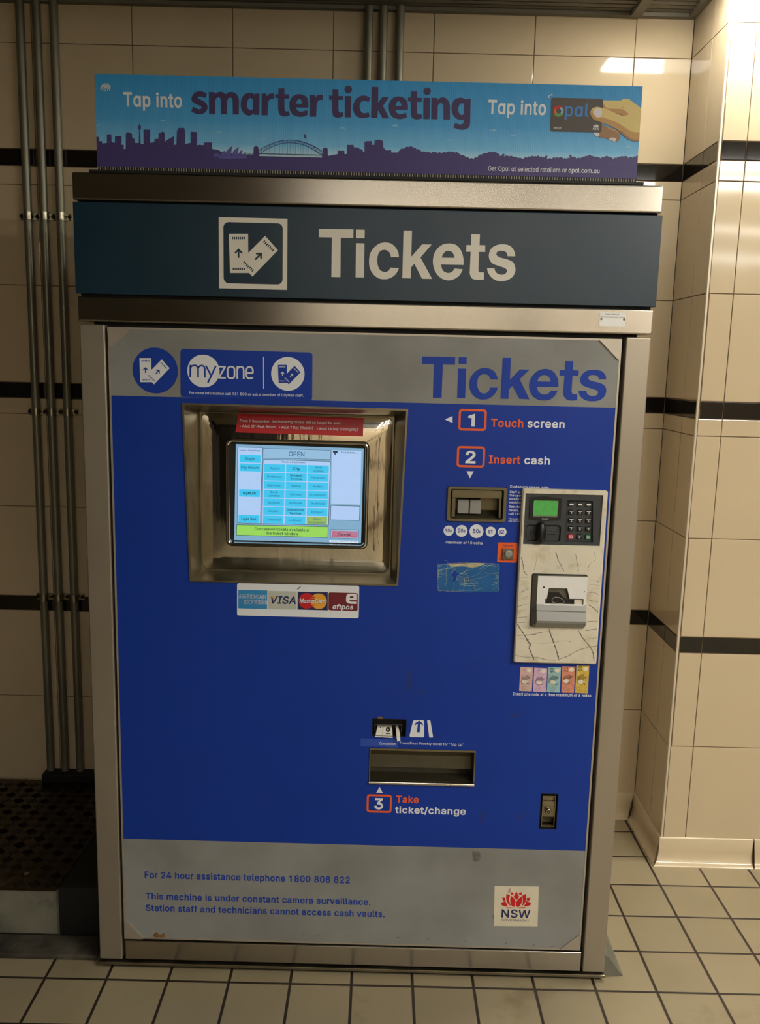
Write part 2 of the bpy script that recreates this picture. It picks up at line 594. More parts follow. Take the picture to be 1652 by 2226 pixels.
# ------------------------------------------------------------------ lettering
GLYPHS = {
    '$': '447|202 -74,202 583,244 583,244 -74;224 -9 168 -9,128 9 87 27,64 60 41 93,38 137,104 137 107 107,123 88 140 68,166 59 193 49,224 49 258 49,286 60 313 71,329 92 346 112,346 139 346 164,332 179 319 194,296 205 273 215,245 222,184 239 121 257,86 289 52 322,52 372 52 416,75 448 98 480,138 498 177 516,227 516 278 516,316 498 355 480,377 449 399 418,401 378,337 378 333 416,302 437 271 459,225 459 192 459,167 448 142 437,129 418 115 399,115 376 115 350,131 334 147 318,169 308 192 299,212 293,264 279 286 273,312 264 337 254,359 238 381 222,395 198 408 173,408 139 408 97,386 64 365 30,323 11 282 -9',
    "'": '206|78 318,70 509,136 509,128 318',
    '(': '273|89 207 89 263,101 324 112 385,132 441 151 497,177 539,236 539 210 486,191 428 172 370,161 313 151 257,151 207 151 161,160 115 169 68,188 16 207 -36,236 -96,177 -96 133 -22,111 55 89 131',
    ')': '273|37 -96 67 -34,86 18 104 70,113 116 122 163,122 207 122 257,112 313 101 370,82 428 64 486,37 539,97 539 122 497,142 441 161 385,173 323 184 262,184 207 184 130,161 53 139 -24,97 -96',
    '*': '453|201 223,206 331,114 272,89 315,186 365,89 415,114 459,206 400,201 509,250 509,246 400,337 459,362 415,266 365,362 315,337 272,246 331,250 223',
    '+': '453|198 34,198 364,255 364,255 34;61 172,61 226,391 226,391 172',
    ',': '188|38 -119,68 71,137 71,84 -119',
    '-': '453|337 244,337 188,114 188,114 244',
    '.': '188|95 -4 76 -4,63 9 50 22,50 41 50 60,63 73 76 87,95 87 114 87,128 73 141 60,141 41 141 22,128 9 114 -4',
    '/': '249|235 533,71 -76,14 -76,178 533',
    '0': '453|227 -7 170 -7,130 24 90 55,69 113 48 172,48 254 48 336,69 395 90 453,130 484 170 516,227 516 283 516,323 484 363 453,384 395 405 336,405 254 405 172,384 113 363 55,323 24 283 -7;227 50 264 50,290 74 316 98,330 144 344 189,344 254 344 319,330 365 316 411,290 435 264 460,227 460 189 460,163 435 137 411,123 365 109 319,109 254 109 189,123 144 137 98,163 74 189 50',
    '1': '453|76 0,76 55,391 55,391 0;276 509,276 0,212 0,212 448,209 448,86 358,86 427,198 509',
    '2': '453|64 0,64 47,234 229 263 259,282 282 301 306,311 327 320 348,320 371 320 399,308 419 295 438,273 449 251 460,224 460 194 460,172 447 151 435,139 413 127 392,127 362,66 362 66 408,86 442 107 477,143 496 179 516,225 516 271 516,306 497 341 478,361 445 381 413,381 372 381 344,371 318 361 291,336 259 311 226,267 180,153 60,153 57,389 57,389 0',
    '3': '453|218 -7 171 -7,133 10 94 26,70 57 46 88,44 132,109 132 112 105,126 87 141 69,165 59 189 50,219 50 250 50,275 61 300 72,315 93 329 114,329 145 329 173,316 196 303 220,275 234 247 248,201 248,157 248,157 299,288 448,288 452,70 452,70 509,372 509,372 461,211 278,211 289 268 295,308 276 349 257,371 222 393 188,393 145 393 100,370 66 348 32,309 12 269 -7',
    '4': '453|40 105,40 158,247 509,311 509,109 166,109 163,413 163,413 105;282 0,282 121,282 146,282 318,343 318,343 0',
    '5': '453|221 -7 176 -7,140 11 104 29,83 60 61 91,60 130,122 130 124 107,138 89 152 71,173 60 195 50,221 50 252 50,276 64 300 79,314 104 328 130,328 162 328 195,314 221 299 247,275 262 250 277,218 277 192 277,167 268 143 260,128 246,67 253,96 509,366 509,366 452,151 452,134 301,136 301 153 316,178 325 202 334,229 334 264 334,294 321 323 308,345 285 367 262,379 231 391 200,391 163 391 114,369 76 347 37,309 15 270 -7',
    '6': '453|226 -7 179 -7,142 15 105 36,84 74 64 113,64 162 64 198,80 239 96 280,137 340,252 509,322 509,151 261,145 261 152 276,165 288 178 300,196 307 213 314,235 314 281 314,316 295 350 275,370 240 389 205,389 157 389 110,368 73 347 36,310 14 273 -7;226 48 256 48,279 63 301 77,314 101 327 126,327 157 327 189,314 213 301 238,279 251 256 265,226 265 197 265,174 252 151 238,138 214 125 190,125 158 125 126,138 102 151 77,174 63 197 48',
    '7': '453|97 0,323 448,323 452,62 452,62 509,391 509,391 449,165 0',
    '8': '453|226 -7 175 -7,136 11 96 30,74 62 52 94,52 135 52 168,65 195 78 223,101 241 124 259,153 265,153 267 115 276,93 308 70 339,70 380 70 419,90 450 111 480,146 498 181 516,226 516 271 516,306 498 341 480,361 450 382 419,382 380 382 340,359 308 337 276,300 267,300 265 328 259,351 241 374 223,387 195 401 168,401 135 401 94,378 62 356 30,317 11 278 -7;226 49 260 49,285 60 309 71,323 91 337 112,337 139 337 167,322 189 308 210,283 223 258 235,226 235 194 235,169 223 144 210,130 189 115 167,115 139 115 112,129 91 142 71,167 60 192 49;226 290 253 290,274 300 295 311,307 330 319 350,319 376 319 401,308 420 296 439,275 449 254 460,226 460 198 460,177 449 156 439,145 420 133 401,133 376 133 350,145 330 156 311,178 300 199 290',
    '9': '453|226 516 273 516,310 494 347 473,368 434 389 396,389 347 389 310,373 270 356 229,315 168,200 0,130 0,301 248,307 248 300 233,287 221 274 209,257 202 239 195,218 195 172 195,137 214 102 234,83 269 64 304,64 352 64 399,85 436 106 473,143 494 179 516;226 460 197 460,174 446 151 432,138 407 125 383,125 352 125 320,138 295 151 271,174 257 197 243,226 243 256 243,279 257 301 271,314 295 327 319,327 350 327 382,314 407 301 432,279 446 256 460',
    ':': '188|95 -4 76 -4,63 9 50 22,50 41 50 60,63 73 76 87,95 87 114 87,128 73 141 60,141 41 141 22,128 9 114 -4;95 271 76 271,63 284 50 297,50 316 50 335,63 349 76 362,95 362 114 362,128 349 141 335,141 316 141 297,128 284 114 271',
    '?': '358|132 152,132 159 132 205,141 230 151 254,168 269 185 284,209 298 232 313,247 334 262 355,262 384 262 408,250 425 239 442,220 452 201 462,178 462 156 462,137 453 118 444,106 425 94 407,92 378,27 378 29 422,49 452 69 483,103 499 136 516,178 516 222 516,255 498 287 481,306 451 324 421,324 382 324 341,306 311 288 282,254 261 233 248,219 235 206 223,200 205 194 188,194 158,194 152;164 -4 145 -4,131 9 118 22,118 41 118 60,131 73 145 86,164 86 183 86,196 73 209 60,209 41 209 22,196 9 183 -4',
    'A': '480|16 0,201 509,276 509,463 0,395 0,287 302,264 372,232 478,245 478,213 371,191 302,85 0;110 142,110 199,370 199,370 142',
    'B': '456|60 0,60 509,241 509 294 509,329 491 364 473,381 442 398 411,398 374 398 341,387 320 375 299,356 286 337 273,315 267,315 262 339 260,363 245 387 230,402 203 418 176,418 136 418 98,400 67 382 36,344 18 307 0,247 0;125 57,245 57 304 57,330 80 355 102,355 137 355 163,342 184 329 205,306 218 282 231,248 231,125 231;125 285,238 285 266 285,288 296 310 307,323 326 336 346,336 372 336 406,313 429 289 452,240 452,125 452',
    'C': '510|267 -7 201 -7,150 25 99 57,70 115 40 174,40 254 40 335,70 393 99 452,150 484 201 516,267 516 306 516,340 504 375 493,402 471 429 449,448 418 466 388,473 348,408 348 403 375,389 395 376 414,357 428 338 442,315 449 292 456,267 456 221 456,184 432 146 409,125 364 103 319,103 254 103 189,125 145 147 100,184 76 221 53,267 53 292 53,315 60 338 67,357 81 376 94,389 114 403 135,408 160,473 160 466 122,448 91 430 60,402 38 375 16,341 5 306 -7',
    'D': '502|219 0,96 0,96 57,215 57 277 57,318 81 359 104,379 149 399 194,399 255 399 316,379 361 359 405,320 428 280 452,221 452,93 452,93 509,225 509 300 509,353 478 405 448,433 391 462 334,462 255 462 176,433 119 405 61,351 31 296 0;125 509,125 0,60 0,60 509',
    'E': '419|60 0,60 509,372 509,372 452,125 452,125 286,355 286,355 229,125 229,125 57,375 57,375 0',
    'F': '410|60 0,60 509,369 509,369 452,125 452,125 278,346 278,346 221,125 221,125 0',
    'G': '520|269 -7 201 -7,149 25 98 57,69 116 40 174,40 254 40 335,69 393 98 452,149 484 200 516,265 516 305 516,340 504 376 492,403 469 431 447,449 416 467 386,474 349,408 349 400 374,387 393 374 413,356 427 338 441,315 448 293 456,265 456 220 456,183 432 146 409,125 364 103 319,103 254 103 189,125 145 147 100,184 76 222 53,269 53 312 53,345 71 378 89,396 123 415 157,415 202,434 199,283 199,283 256,478 256,478 200 478 137,451 91 424 44,377 19 329 -7',
    'H': '517|60 0,60 509,125 509,125 289,392 289,392 509,457 509,457 0,392 0,392 232,125 232,125 0',
    'I': '300|31 0,31 57,118 57,118 452,31 452,31 509,269 509,269 452,183 452,183 57,269 57,269 0',
    'J': '396|185 -7 118 -7,75 33 33 72,33 145,33 173,98 173,98 145 98 99,122 74 145 50,185 50 224 50,248 74 272 99,272 145,272 509,336 509,336 145 336 72,294 33 252 -7',
    'K': '467|104 145,104 216,139 261,174 303,212 344,364 509,448 509,231 276,228 276;60 0,60 509,125 509,125 334,124 225,125 193,125 0;372 0,188 259,228 309,449 0',
    'L': '393|60 0,60 509,125 509,125 57,361 57,361 0',
    'M': '628|60 0,60 509,152 509,277 187,287 159,299 123,311 84,322 49,307 49,318 83,330 121,342 158,352 187,476 509,568 509,568 0,504 0,504 291,504 327,505 369,506 413,507 457,513 457,498 409,482 363,467 322,456 291,342 0,286 0,170 291,159 321,145 361,129 408,112 457,119 457,120 416,121 372,122 328,122 291,122 0',
    'N': '523|60 0,60 509,136 509,343 183,363 151,388 107,414 55,405 54,401 108,399 157,399 195,399 509,463 509,463 0,387 0,202 290,177 331,148 381,108 452,119 454,122 384,124 328,125 291,125 0',
    'O': '533|267 -7 201 -7,150 25 99 57,70 115 40 174,40 254 40 335,70 393 99 452,150 484 201 516,267 516 333 516,384 484 435 452,464 393 493 335,493 254 493 174,464 115 435 57,384 25 333 -7;267 53 312 53,349 76 386 99,408 144 430 189,430 254 430 320,408 365 386 410,349 433 312 456,267 456 221 456,184 433 147 409,125 364 103 319,103 254 103 189,125 144 147 99,184 76 221 53',
    'P': '445|60 0,60 509,235 509 294 509,332 487 371 466,390 430 409 393,409 348 409 302,390 265 371 229,332 207 294 186,235 186,109 186,109 242,233 242 272 242,297 256 322 270,333 294 344 318,344 348 344 378,333 402 322 425,297 439 272 452,232 452,125 452,125 0',
    'Q': '533|245 159,313 159,369 85,384 65,468 -48,401 -48,346 27,331 46;267 -7 201 -7,150 25 99 57,70 115 40 174,40 254 40 335,70 393 99 452,150 484 201 516,267 516 333 516,384 484 435 452,464 393 493 335,493 254 493 174,464 115 435 57,384 25 333 -7;267 53 312 53,349 76 386 99,408 144 430 189,430 254 430 320,408 365 386 410,349 433 312 456,267 456 221 456,184 433 147 409,125 364 103 319,103 254 103 189,125 144 147 99,184 76 221 53',
    'R': '449|60 0,60 509,236 509 295 509,333 489 371 468,390 433 409 398,409 352 409 306,390 271 371 237,333 217 294 198,236 198,96 198,96 255,234 255 273 255,298 267 322 279,334 300 345 322,345 352 345 382,334 405 322 427,298 440 273 452,233 452,125 452,125 0;353 0,230 229,303 229,428 0',
    'S': '447|224 -9 168 -9,128 9 87 27,64 60 41 93,38 137,104 137 107 107,123 88 140 68,166 59 193 49,224 49 258 49,286 60 313 71,329 92 346 112,346 139 346 164,332 179 319 194,296 205 273 215,245 222,184 239 121 257,86 289 52 322,52 372 52 416,75 448 98 480,138 498 177 516,227 516 278 516,316 498 355 480,377 449 399 418,401 378,337 378 333 416,302 437 271 459,225 459 192 459,167 448 142 437,129 418 115 399,115 376 115 350,131 334 147 318,169 308 192 299,212 293,264 279 286 273,312 264 337 254,359 238 381 222,395 198 408 173,408 139 408 97,386 64 365 30,323 11 282 -9',
    'T': '449|32 452,32 509,417 509,417 452,257 452,257 0,193 0,193 452',
    'U': '517|259 -8 199 -8,154 15 109 39,85 80 60 121,60 173,60 509,124 509,124 178 124 142,141 113 157 84,187 68 217 52,259 52 301 52,331 68 361 84,377 113 393 142,393 178,393 509,457 509,457 173 457 121,433 80 408 39,363 15 319 -8',
    'V': '480|204 0,16 509,84 509,192 206,215 137,248 31,235 31,267 138,290 206,395 509,463 509,278 0',
    'W': '686|155 0,16 509,82 509,163 196,175 145,187 94,197 40,189 40,200 94,211 145,224 196,306 509,380 509,462 196,474 145,486 94,497 40,488 40,499 94,510 145,523 196,603 509,670 509,530 0,455 0,368 323,351 391,336 475,350 475,335 395 328 359,318 323,230 0',
    'X': '474|18 0,217 284,217 236,29 509,104 509,178 400,204 361,223 329,243 292,232 292,252 329,272 361,298 400,374 509,446 509,259 239,259 287,456 0,382 0,292 129,268 165,250 195,230 231,244 231,225 196,206 166,182 129,91 0',
    'Y': '472|203 0,203 208,16 509,91 509,192 344,222 292 236 267,250 230,224 230 238 268,251 293,280 344,381 509,455 509,268 208,268 0',
    'Z': '438|42 0,42 46,273 385,306 431,341 476,348 454,285 452,223 452,40 452,40 509,397 509,397 462,169 129,134 81,97 33,90 54,152 57,214 57,399 57,399 0',
    'a': '389|160 -9 124 -9,94 5 65 18,48 45 30 71,30 108 30 141,43 161 56 181,78 193 99 205,125 211 152 216,178 220,234 227 255 229,265 235 276 241,276 255,276 257 276 280,267 297 258 313,240 322 222 331,196 331 169 331,149 322 130 314,118 301 105 288,100 274,41 291 54 326,79 346 103 366,133 375 163 384,194 384 214 384,239 379 264 374,286 360 308 347,322 320 337 294,337 251,337 0,277 0,277 52,272 52 266 39,252 25 238 11,215 1 193 -9;170 45 205 45,228 59 251 72,263 93 276 114,276 138,276 190 272 185,259 182,231 176,200 171,175 168 154 165,134 159 115 152,103 139 92 127,92 105 92 85,102 72 112 59,130 52 147 45',
    'b': '424|229 -8 195 -8,172 4 150 16,138 31,118 59,112 59,112 0,53 0,53 509,114 509,114 319,118 319,137 346 150 361,171 373 193 384,229 384 277 384,313 361 349 337,370 293 390 249,390 189 390 129,370 84 350 40,313 16 277 -8;220 47 255 47,279 66 304 84,316 117 328 149,328 189 328 229,316 261 304 293,280 311 256 330,220 330 185 330,161 312 137 294,125 263 113 231,113 189 113 147,125 115 138 83,162 65 186 47',
    'c': '396|207 -8 156 -8,117 16 78 41,56 85 34 129,34 187 34 247,56 291 78 335,117 360 156 384,207 384 235 384,260 377 285 370,305 356 325 342,340 322 354 302,362 277,303 262 299 277,290 289 282 301,270 311 258 320,242 325 226 330,207 330 170 330,145 310 121 291,108 258 96 226,96 187 96 150,108 117 121 85,145 66 170 46,207 46 227 46,243 52 258 57,271 66 283 75,292 89 300 102,304 117,363 102 356 76,341 56 327 36,306 21 286 7,261 -1 236 -8',
    'd': '424|195 -8 148 -8,111 16 75 40,55 84 34 129,34 189 34 249,55 293 75 337,112 361 148 384,196 384 231 384,253 373 275 361,287 346 300 330,306 319,311 319,311 509,372 509,372 0,313 0,313 59,307 59 300 47,287 31 274 16,252 4 230 -8;205 47 239 47,263 65 287 83,299 115 312 147,312 189 312 231,300 263 287 294,263 312 239 330,205 330 169 330,145 311 121 293,108 261 96 229,96 189 96 149,109 117 121 84,145 66 169 47',
    'e': '404|212 -8 157 -8,117 16 77 41,56 85 34 129,34 187 34 245,55 290 76 334,115 359 154 384,205 384 236 384,266 374 295 364,319 341 343 318,357 282 371 245,371 194,371 169,75 169,75 221,338 221,310 202 310 240,298 269 286 297,263 314 239 330,205 330 171 330,146 313 122 297,109 270 96 242,96 211,96 178 96 136,110 106 125 77,151 61 177 46,212 46 235 46,254 53 272 59,285 73 299 86,306 105,365 91 356 61,335 39 314 17,283 4 251 -8',
    'f': '254|228 379,228 327,6 327,6 379;81 0,81 432 81 464,96 486 111 508,135 519 160 530,187 530 208 530,222 527,243 521,227 468,215 472,195 474 167 474,154 460 142 446,142 419,142 0',
    'g': '425|207 -151 165 -151,134 -140 103 -129,82 -110 62 -91,51 -69,101 -41 109 -53,122 -66 134 -79,154 -88 175 -97,207 -97 253 -97,282 -75 311 -53,311 -6,311 68,306 68 299 56,287 41 274 27,252 16 230 5,195 5 149 5,113 27 76 48,55 90 34 132,34 191 34 250,55 293 76 337,112 361 149 384,196 384 231 384,253 373 276 361,288 346 301 330,308 319,313 319,313 379,372 379,372 -9 372 -58,350 -90 328 -121,291 -136 253 -151;205 59 240 59,264 75 287 91,300 121 312 151,312 193 312 233,300 264 288 295,264 312 240 330,205 330 169 330,145 312 121 293,109 262 96 231,96 193 96 153,109 123 121 93,145 76 170 59',
    'h': '410|114 227,114 0,53 0,53 509,114 509,114 287,102 287 120 340,152 362 184 384,227 384 266 384,295 369 324 353,341 321 357 289,357 240,357 0,296 0,296 235 296 280,273 304 250 329,210 329 183 329,161 317 139 306,126 283 114 260',
    'i': '167|53 0,53 379,114 379,114 0;84 443 66 443,54 455 41 466,41 483 41 500,54 512 66 524,84 524 101 524,114 512 126 500,126 483 126 466,114 455 101 443',
    'j': '167|53 379,114 379,114 -30 114 -65,102 -90 89 -116,65 -129 40 -143,4 -143,-10 -143,-10 -87,2 -87 28 -87,40 -72 53 -57,53 -29;83 443 66 443,53 455 41 466,41 483 41 500,53 512 66 524,83 524 101 524,114 512 126 500,126 483 126 466,114 455 101 443',
    'k': '381|110 137,110 212,121 212,284 379,360 379,184 199,177 199;53 0,53 509,114 509,114 0;294 0,148 186,191 229,372 0',
    'l': '189|139 -2 95 -2,74 20 53 43,53 84,53 509,114 509,114 99 114 73,120 62 127 52,146 52,160 53,170 54,181 3,162 -1',
    'm': '610|53 0,53 379,112 379,112 295,108 295 115 326,132 346 150 366,172 376 195 386,219 386 261 386,287 361 313 335,321 295,312 295 319 323,337 343 355 364,381 375 406 386,437 386 470 386,497 372 524 357,541 328 557 299,557 255,557 0,496 0,496 254 496 295,473 313 449 330,419 330 393 330,374 320 355 309,345 290 335 271,335 247,335 0,274 0,274 260 274 292,253 311 232 330,199 330 177 330,158 320 138 310,126 289 114 269,114 238,114 0',
    'n': '410|114 227,114 0,53 0,53 379,112 379,112 287,102 287 120 340,152 362 184 384,227 384 266 384,295 369 324 353,341 321 357 289,357 240,357 0,296 0,296 235 296 280,273 304 250 329,210 329 183 329,161 317 139 306,126 283 114 260',
    'o': '415|207 -8 156 -8,117 16 78 41,56 85 34 129,34 187 34 247,56 291 78 335,117 360 156 384,207 384 259 384,299 360 338 335,359 291 381 247,381 187 381 129,359 85 338 41,299 16 259 -8;207 46 245 46,270 66 295 85,307 117 319 150,319 187 319 226,307 258 295 291,270 310 245 330,207 330 170 330,145 310 121 291,108 258 96 226,96 187 96 150,108 117 121 85,145 66 170 46',
    'p': '424|53 -143,53 379,112 379,112 319,118 319,137 346 150 361,171 373 193 384,229 384 277 384,313 361 349 337,370 293 390 249,390 189 390 129,370 84 350 40,313 16 277 -8,229 -8 195 -8,173 4 151 16,138 31,118 59,114 59,114 -143;220 47 255 47,279 66 304 84,316 117 328 149,328 189 328 229,316 261 304 293,280 311 256 330,220 330 185 330,161 312 137 294,125 263 113 231,113 189 113 147,125 115 138 83,162 65 186 47',
    'q': '424|372 -143,311 -143,311 59,306 59 299 47,287 31 274 16,252 4 230 -8,195 -8 148 -8,111 16 75 40,55 84 34 129,34 189 34 249,55 293 75 337,112 361 148 384,196 384 231 384,253 373 275 361,287 346,307 319,313 319,313 379,372 379;205 47 239 47,263 65 287 83,299 115 312 147,312 189 312 231,300 263 287 294,263 312 239 330,205 330 169 330,145 311 121 293,108 261 96 229,96 189 96 149,109 117 121 84,145 66 169 47',
    'r': '259|53 0,53 379,112 379,112 321,115 321 126 350,152 367 179 385,213 385,229 384,243 384,243 322,230 324,207 326 180 326,159 315 138 304,126 284 114 264,114 237,114 0',
    's': '365|182 -8 143 -8,112 3 82 15,62 38 42 61,36 94,94 107 101 75,124 60 147 45,181 45 221 45,244 62 268 79,268 103 268 123,254 136 240 149,212 155,149 170 98 182,72 208 47 234,47 274 47 307,65 332 83 356,115 370 147 384,187 384 226 384,254 372 282 361,299 339 316 318,324 290,268 277 261 299,243 316 224 333,187 333 153 333,131 317 109 301,109 277 109 256,124 243 139 230,172 223,229 209 281 197,306 171 331 146,331 107 331 73,312 47 294 21,260 6 226 -8',
    't': '227|204 379,204 327,6 327,6 379;65 471,126 471,126 98 126 73,136 61 146 50,170 50,185 51,202 54,213 2,192 -3,168 -4 119 -4,92 21 65 47,65 93',
    'u': '410|182 -5 144 -5,115 11 86 27,69 59 53 91,53 139,53 379,114 379,114 144 114 100,137 75 160 50,200 50 227 50,249 62 271 74,283 97 296 120,296 153,296 379,357 379,357 0,298 0,298 92,307 92 290 39,257 17 225 -5',
    'v': '389|163 0,17 379,84 379,165 155 178 121,187 87,206 21,184 21,203 87 212 121,224 155,305 379,371 379,226 0',
    'w': '567|138 0,23 379,87 379,133 214,154 137,175 41,165 41,186 135,206 214,252 379,316 379,362 214,382 136,402 41,391 41,413 135,434 214,480 379,545 379,429 0,368 0,319 172,305 225,291 280,277 338,291 338,277 280,263 225,248 172,199 0',
    'x': '379|21 0,171 218,171 171,29 379,100 379,147 306,179 253,207 206,175 206 190 229,202 253 215 278,233 306,282 379,352 379,209 169,209 214,358 0,287 0,231 85,200 136,173 182,205 182 191 160,178 136 166 112,148 85,91 0',
    'y': '389|47 -139,61 -86,71 -87 89 -91,104 -89 118 -86,130 -74 142 -61,151 -36,163 -1,17 379,84 379,165 155 178 121,187 87,206 21,184 21,202 87 212 121,224 155,305 379,371 379,204 -58 193 -88,177 -107 160 -126,139 -136 118 -145,91 -145,65 -143',
    'z': '380|42 0,42 46,254 320,254 323,48 323,48 379,333 379,333 331,126 60,126 56,339 56,339 0',
    '¢': '396|183 0,183 509,225 509,225 0;207 58 156 58,117 82 78 107,56 151 34 195,34 253 34 313,56 357 78 401,117 426 156 450,207 450 235 450,260 443 285 436,305 422 325 408,340 388 354 368,362 343,303 328 299 342,290 355 282 367,270 377 258 386,242 391 226 396,207 396 170 396,145 376 121 356,108 324 96 292,96 253 96 215,108 183 121 151,145 132 170 112,207 112 227 112,243 117 258 123,271 132 283 141,292 154 300 168,304 183,363 168 356 142,341 122 327 102,306 87 286 73,261 65 236 58',
    'ɑ': '425|195 -8 148 -8,112 16 75 40,55 84 34 129,34 189 34 249,55 293 76 337,112 361 149 384,196 384 231 384,253 373 275 361,287 346,307 319,311 319,311 379,372 379,372 0,311 0,311 59,307 59 300 47,287 31 274 15,252 4 230 -8;205 47 240 47,264 65 287 83,300 115 312 147,312 189 312 231,300 263 288 294,264 312 240 330,205 330 169 330,145 312 121 293,109 262 96 230,96 189 96 149,109 117 121 84,145 66 170 47',
    '•': '389|194 93 164 93,139 107 114 122,100 147 85 172,85 202 85 232,100 257 114 282,139 296 164 311,194 311 225 311,249 296 274 282,289 257 304 232,304 202 304 172,289 147 274 122,249 107 225 93',
    '…': '588|98 -4 79 -4,66 9 52 22,52 41 52 60,66 73 79 87,98 87 117 87,130 73 144 60,144 41 144 22,130 9 117 -4;294 -4 275 -4,262 9 248 22,248 41 248 60,262 73 275 87,294 87 313 87,326 73 340 60,340 41 340 22,326 9 313 -4;490 -4 471 -4,458 9 445 22,445 41 445 60,458 73 471 87,490 87 509 87,523 73 536 60,536 41 536 22,523 9 509 -4',
    ' ': '188|',
}


def glyph(ch, sub=3):
    g = GLYPHS.get(ch)
    if g is None:
        return 0.3, []
    adv, body = g.split('|')
    cs = []
    if body:
        for c in body.split(';'):
            toks = [[int(x) / 1000.0 for x in t.split()] for t in c.split(',')]
            pts = []
            for i, t in enumerate(toks):
                pts.append((t[0], t[1]))
                if len(t) == 4:
                    q = toks[(i + 1) % len(toks)]
                    for j in range(1, sub + 1):
                        s = j / (sub + 1)
                        pts.append(((1 - s) ** 2 * t[0] + 2 * s * (1 - s) * t[2] + s * s * q[0],
                                    (1 - s) ** 2 * t[1] + 2 * s * (1 - s) * t[3] + s * s * q[1]))
            clean = []
            for p in pts:
                if not clean or math.hypot(p[0] - clean[-1][0], p[1] - clean[-1][1]) > 1e-4:
                    clean.append(p)
            if math.hypot(clean[0][0] - clean[-1][0], clean[0][1] - clean[-1][1]) < 1e-4:
                clean.pop()
            cs.append(clean)
    return int(adv) / 1000.0, cs


def fatten(c, d):
    """moves an outline outwards by d (ink lies to the right of its direction)"""
    n = len(c)
    out = []
    for i in range(n):
        a, b, e = c[i - 1], c[i], c[(i + 1) % n]
        d1 = Vector((b[0] - a[0], b[1] - a[1])).normalized()
        d2 = Vector((e[0] - b[0], e[1] - b[1])).normalized()
        n1, n2 = Vector((-d1.y, d1.x)), Vector((-d2.y, d2.x))
        s = n1 + n2
        q = s.length_squared
        if q < 0.25:
            s = n1
            k = 1.0
        else:
            k = min(2.0 / q, 2.0)
        out.append((b[0] + s.x * k * d, b[1] + s.y * k * d))
    return out


def winding(p, cs):
    n = 0
    for c in cs:
        for i in range(len(c)):
            a, b = c[i - 1], c[i]
            k = (b[0] - a[0]) * (p[1] - a[1]) - (p[0] - a[0]) * (b[1] - a[1])
            if a[1] <= p[1]:
                if b[1] > p[1] and k > 0:
                    n += 1
            elif b[1] <= p[1] and k < 0:
                n -= 1
    return n


GLYPHS['1'] = '453|196 0,196 372,82 372,82 422 200 425 214 509,268 509,268 0'
GCACHE = {}


def glyph_mesh(ch, w, sub):
    """advance, points and triangles of one character"""
    key = (ch, w, sub)
    if key not in GCACHE:
        adv, cs = glyph(ch, sub)
        cs = [fatten(c, w) if w else c for c in cs]
        vs, es = [], []
        for c in cs:
            o, n = len(vs), len(c)
            vs += [Vector(p) for p in c]
            es += [(o + i, o + (i + 1) % n) for i in range(n)]
        tris = []
        if vs:
            ov, oe, of, _, _, _ = delaunay_2d_cdt(vs, es, [], 0, 1e-6)
            vs = [(v.x, v.y) for v in ov]
            for f in of:
                q = [vs[i] for i in f]
                if winding((sum(p[0] for p in q) / 3, sum(p[1] for p in q) / 3), cs):
                    tris.append(list(f) if area2(q) > 0 else list(f)[::-1])
        GCACHE[key] = (adv, vs, tris)
    return GCACHE[key]


def text_shapes(s, w=0.01, italic=0.0, track=0.0, sub=3):
    """list of (points, triangles) in units where the capitals are 1 high"""
    x = 0.0
    shapes = []
    H = 0.509 + 2 * w
    for ch in s:
        adv, vs, tris = glyph_mesh(ch, w, sub)
        pts = [((px + x) / H, (py + w) / H) for px, py in vs]
        if italic:
            pts = [(px + py * italic, py) for px, py in pts]
        if tris:
            shapes.append((pts, tris))
        x += adv + 2 * w * 0.8 + track
    return shapes, x / H


def text(mb, s, p0, p1, cap, w=0.01, y=-0.0004, m=0, yp=0.0, italic=0.0, asp=1.0, align='l', rot=False, sub=3, track=0.0, lower=False):
    """sets s on the baseline p0..p1 (photo points on the plane yp); p1 None keeps the natural width.
    cap: height of a capital in photo pixels"""
    shapes, adv = text_shapes(s, w, italic, track, sub)
    xs = [p[0] for o, _ in shapes for p in o]
    xa, xb = min(xs), max(xs)
    a = F(*p0, yp)
    if p1 is not None:
        b = F(*p1, yp)
        um, vm = (p0[0] + p1[0]) / 2, (p0[1] + p1[1]) / 2
    else:
        b, (um, vm) = None, p0
    base = F(um, vm, yp)
    h = F(um, vm - cap, yp)[1] - base[1]
    if rot:
        h = abs(F(um + cap, vm, yp)[0] - base[0])
    if b is not None:
        sx = (b[0] - a[0]) / (xb - xa)
        x0, zb = a[0], (a[1] + b[1]) / 2
    else:
        sx = h * asp
        x0, zb = a[0], a[1]
        if align == 'c':
            x0 -= sx * (xb - xa) / 2

    def tr(p):
        dx, dz = (p[0] - xa) * sx, p[1] * h
        if rot:
            return (a[0] - dz, a[1] + dx)
        return (x0 + dx, zb + dz)
    for pts, tris in shapes:
        q = [tr(p) for p in pts]
        mb.add([(p[0], y, p[1]) for p in q], tris, m)
    return mb


def traced(mb, specs, y, m=0, yp=0.0):
    """outlines followed from the photograph; each spec: (outline, x0, y0, zoom[, hole outlines])"""
    for sp in specs:
        o = mp(path(sp[0], *sp[1:4]), yp)
        hs = [mp(path(h, *sp[1:4]), yp) for h in sp[4:]]
        mb.poly(o, y, m, hs)
    return mb


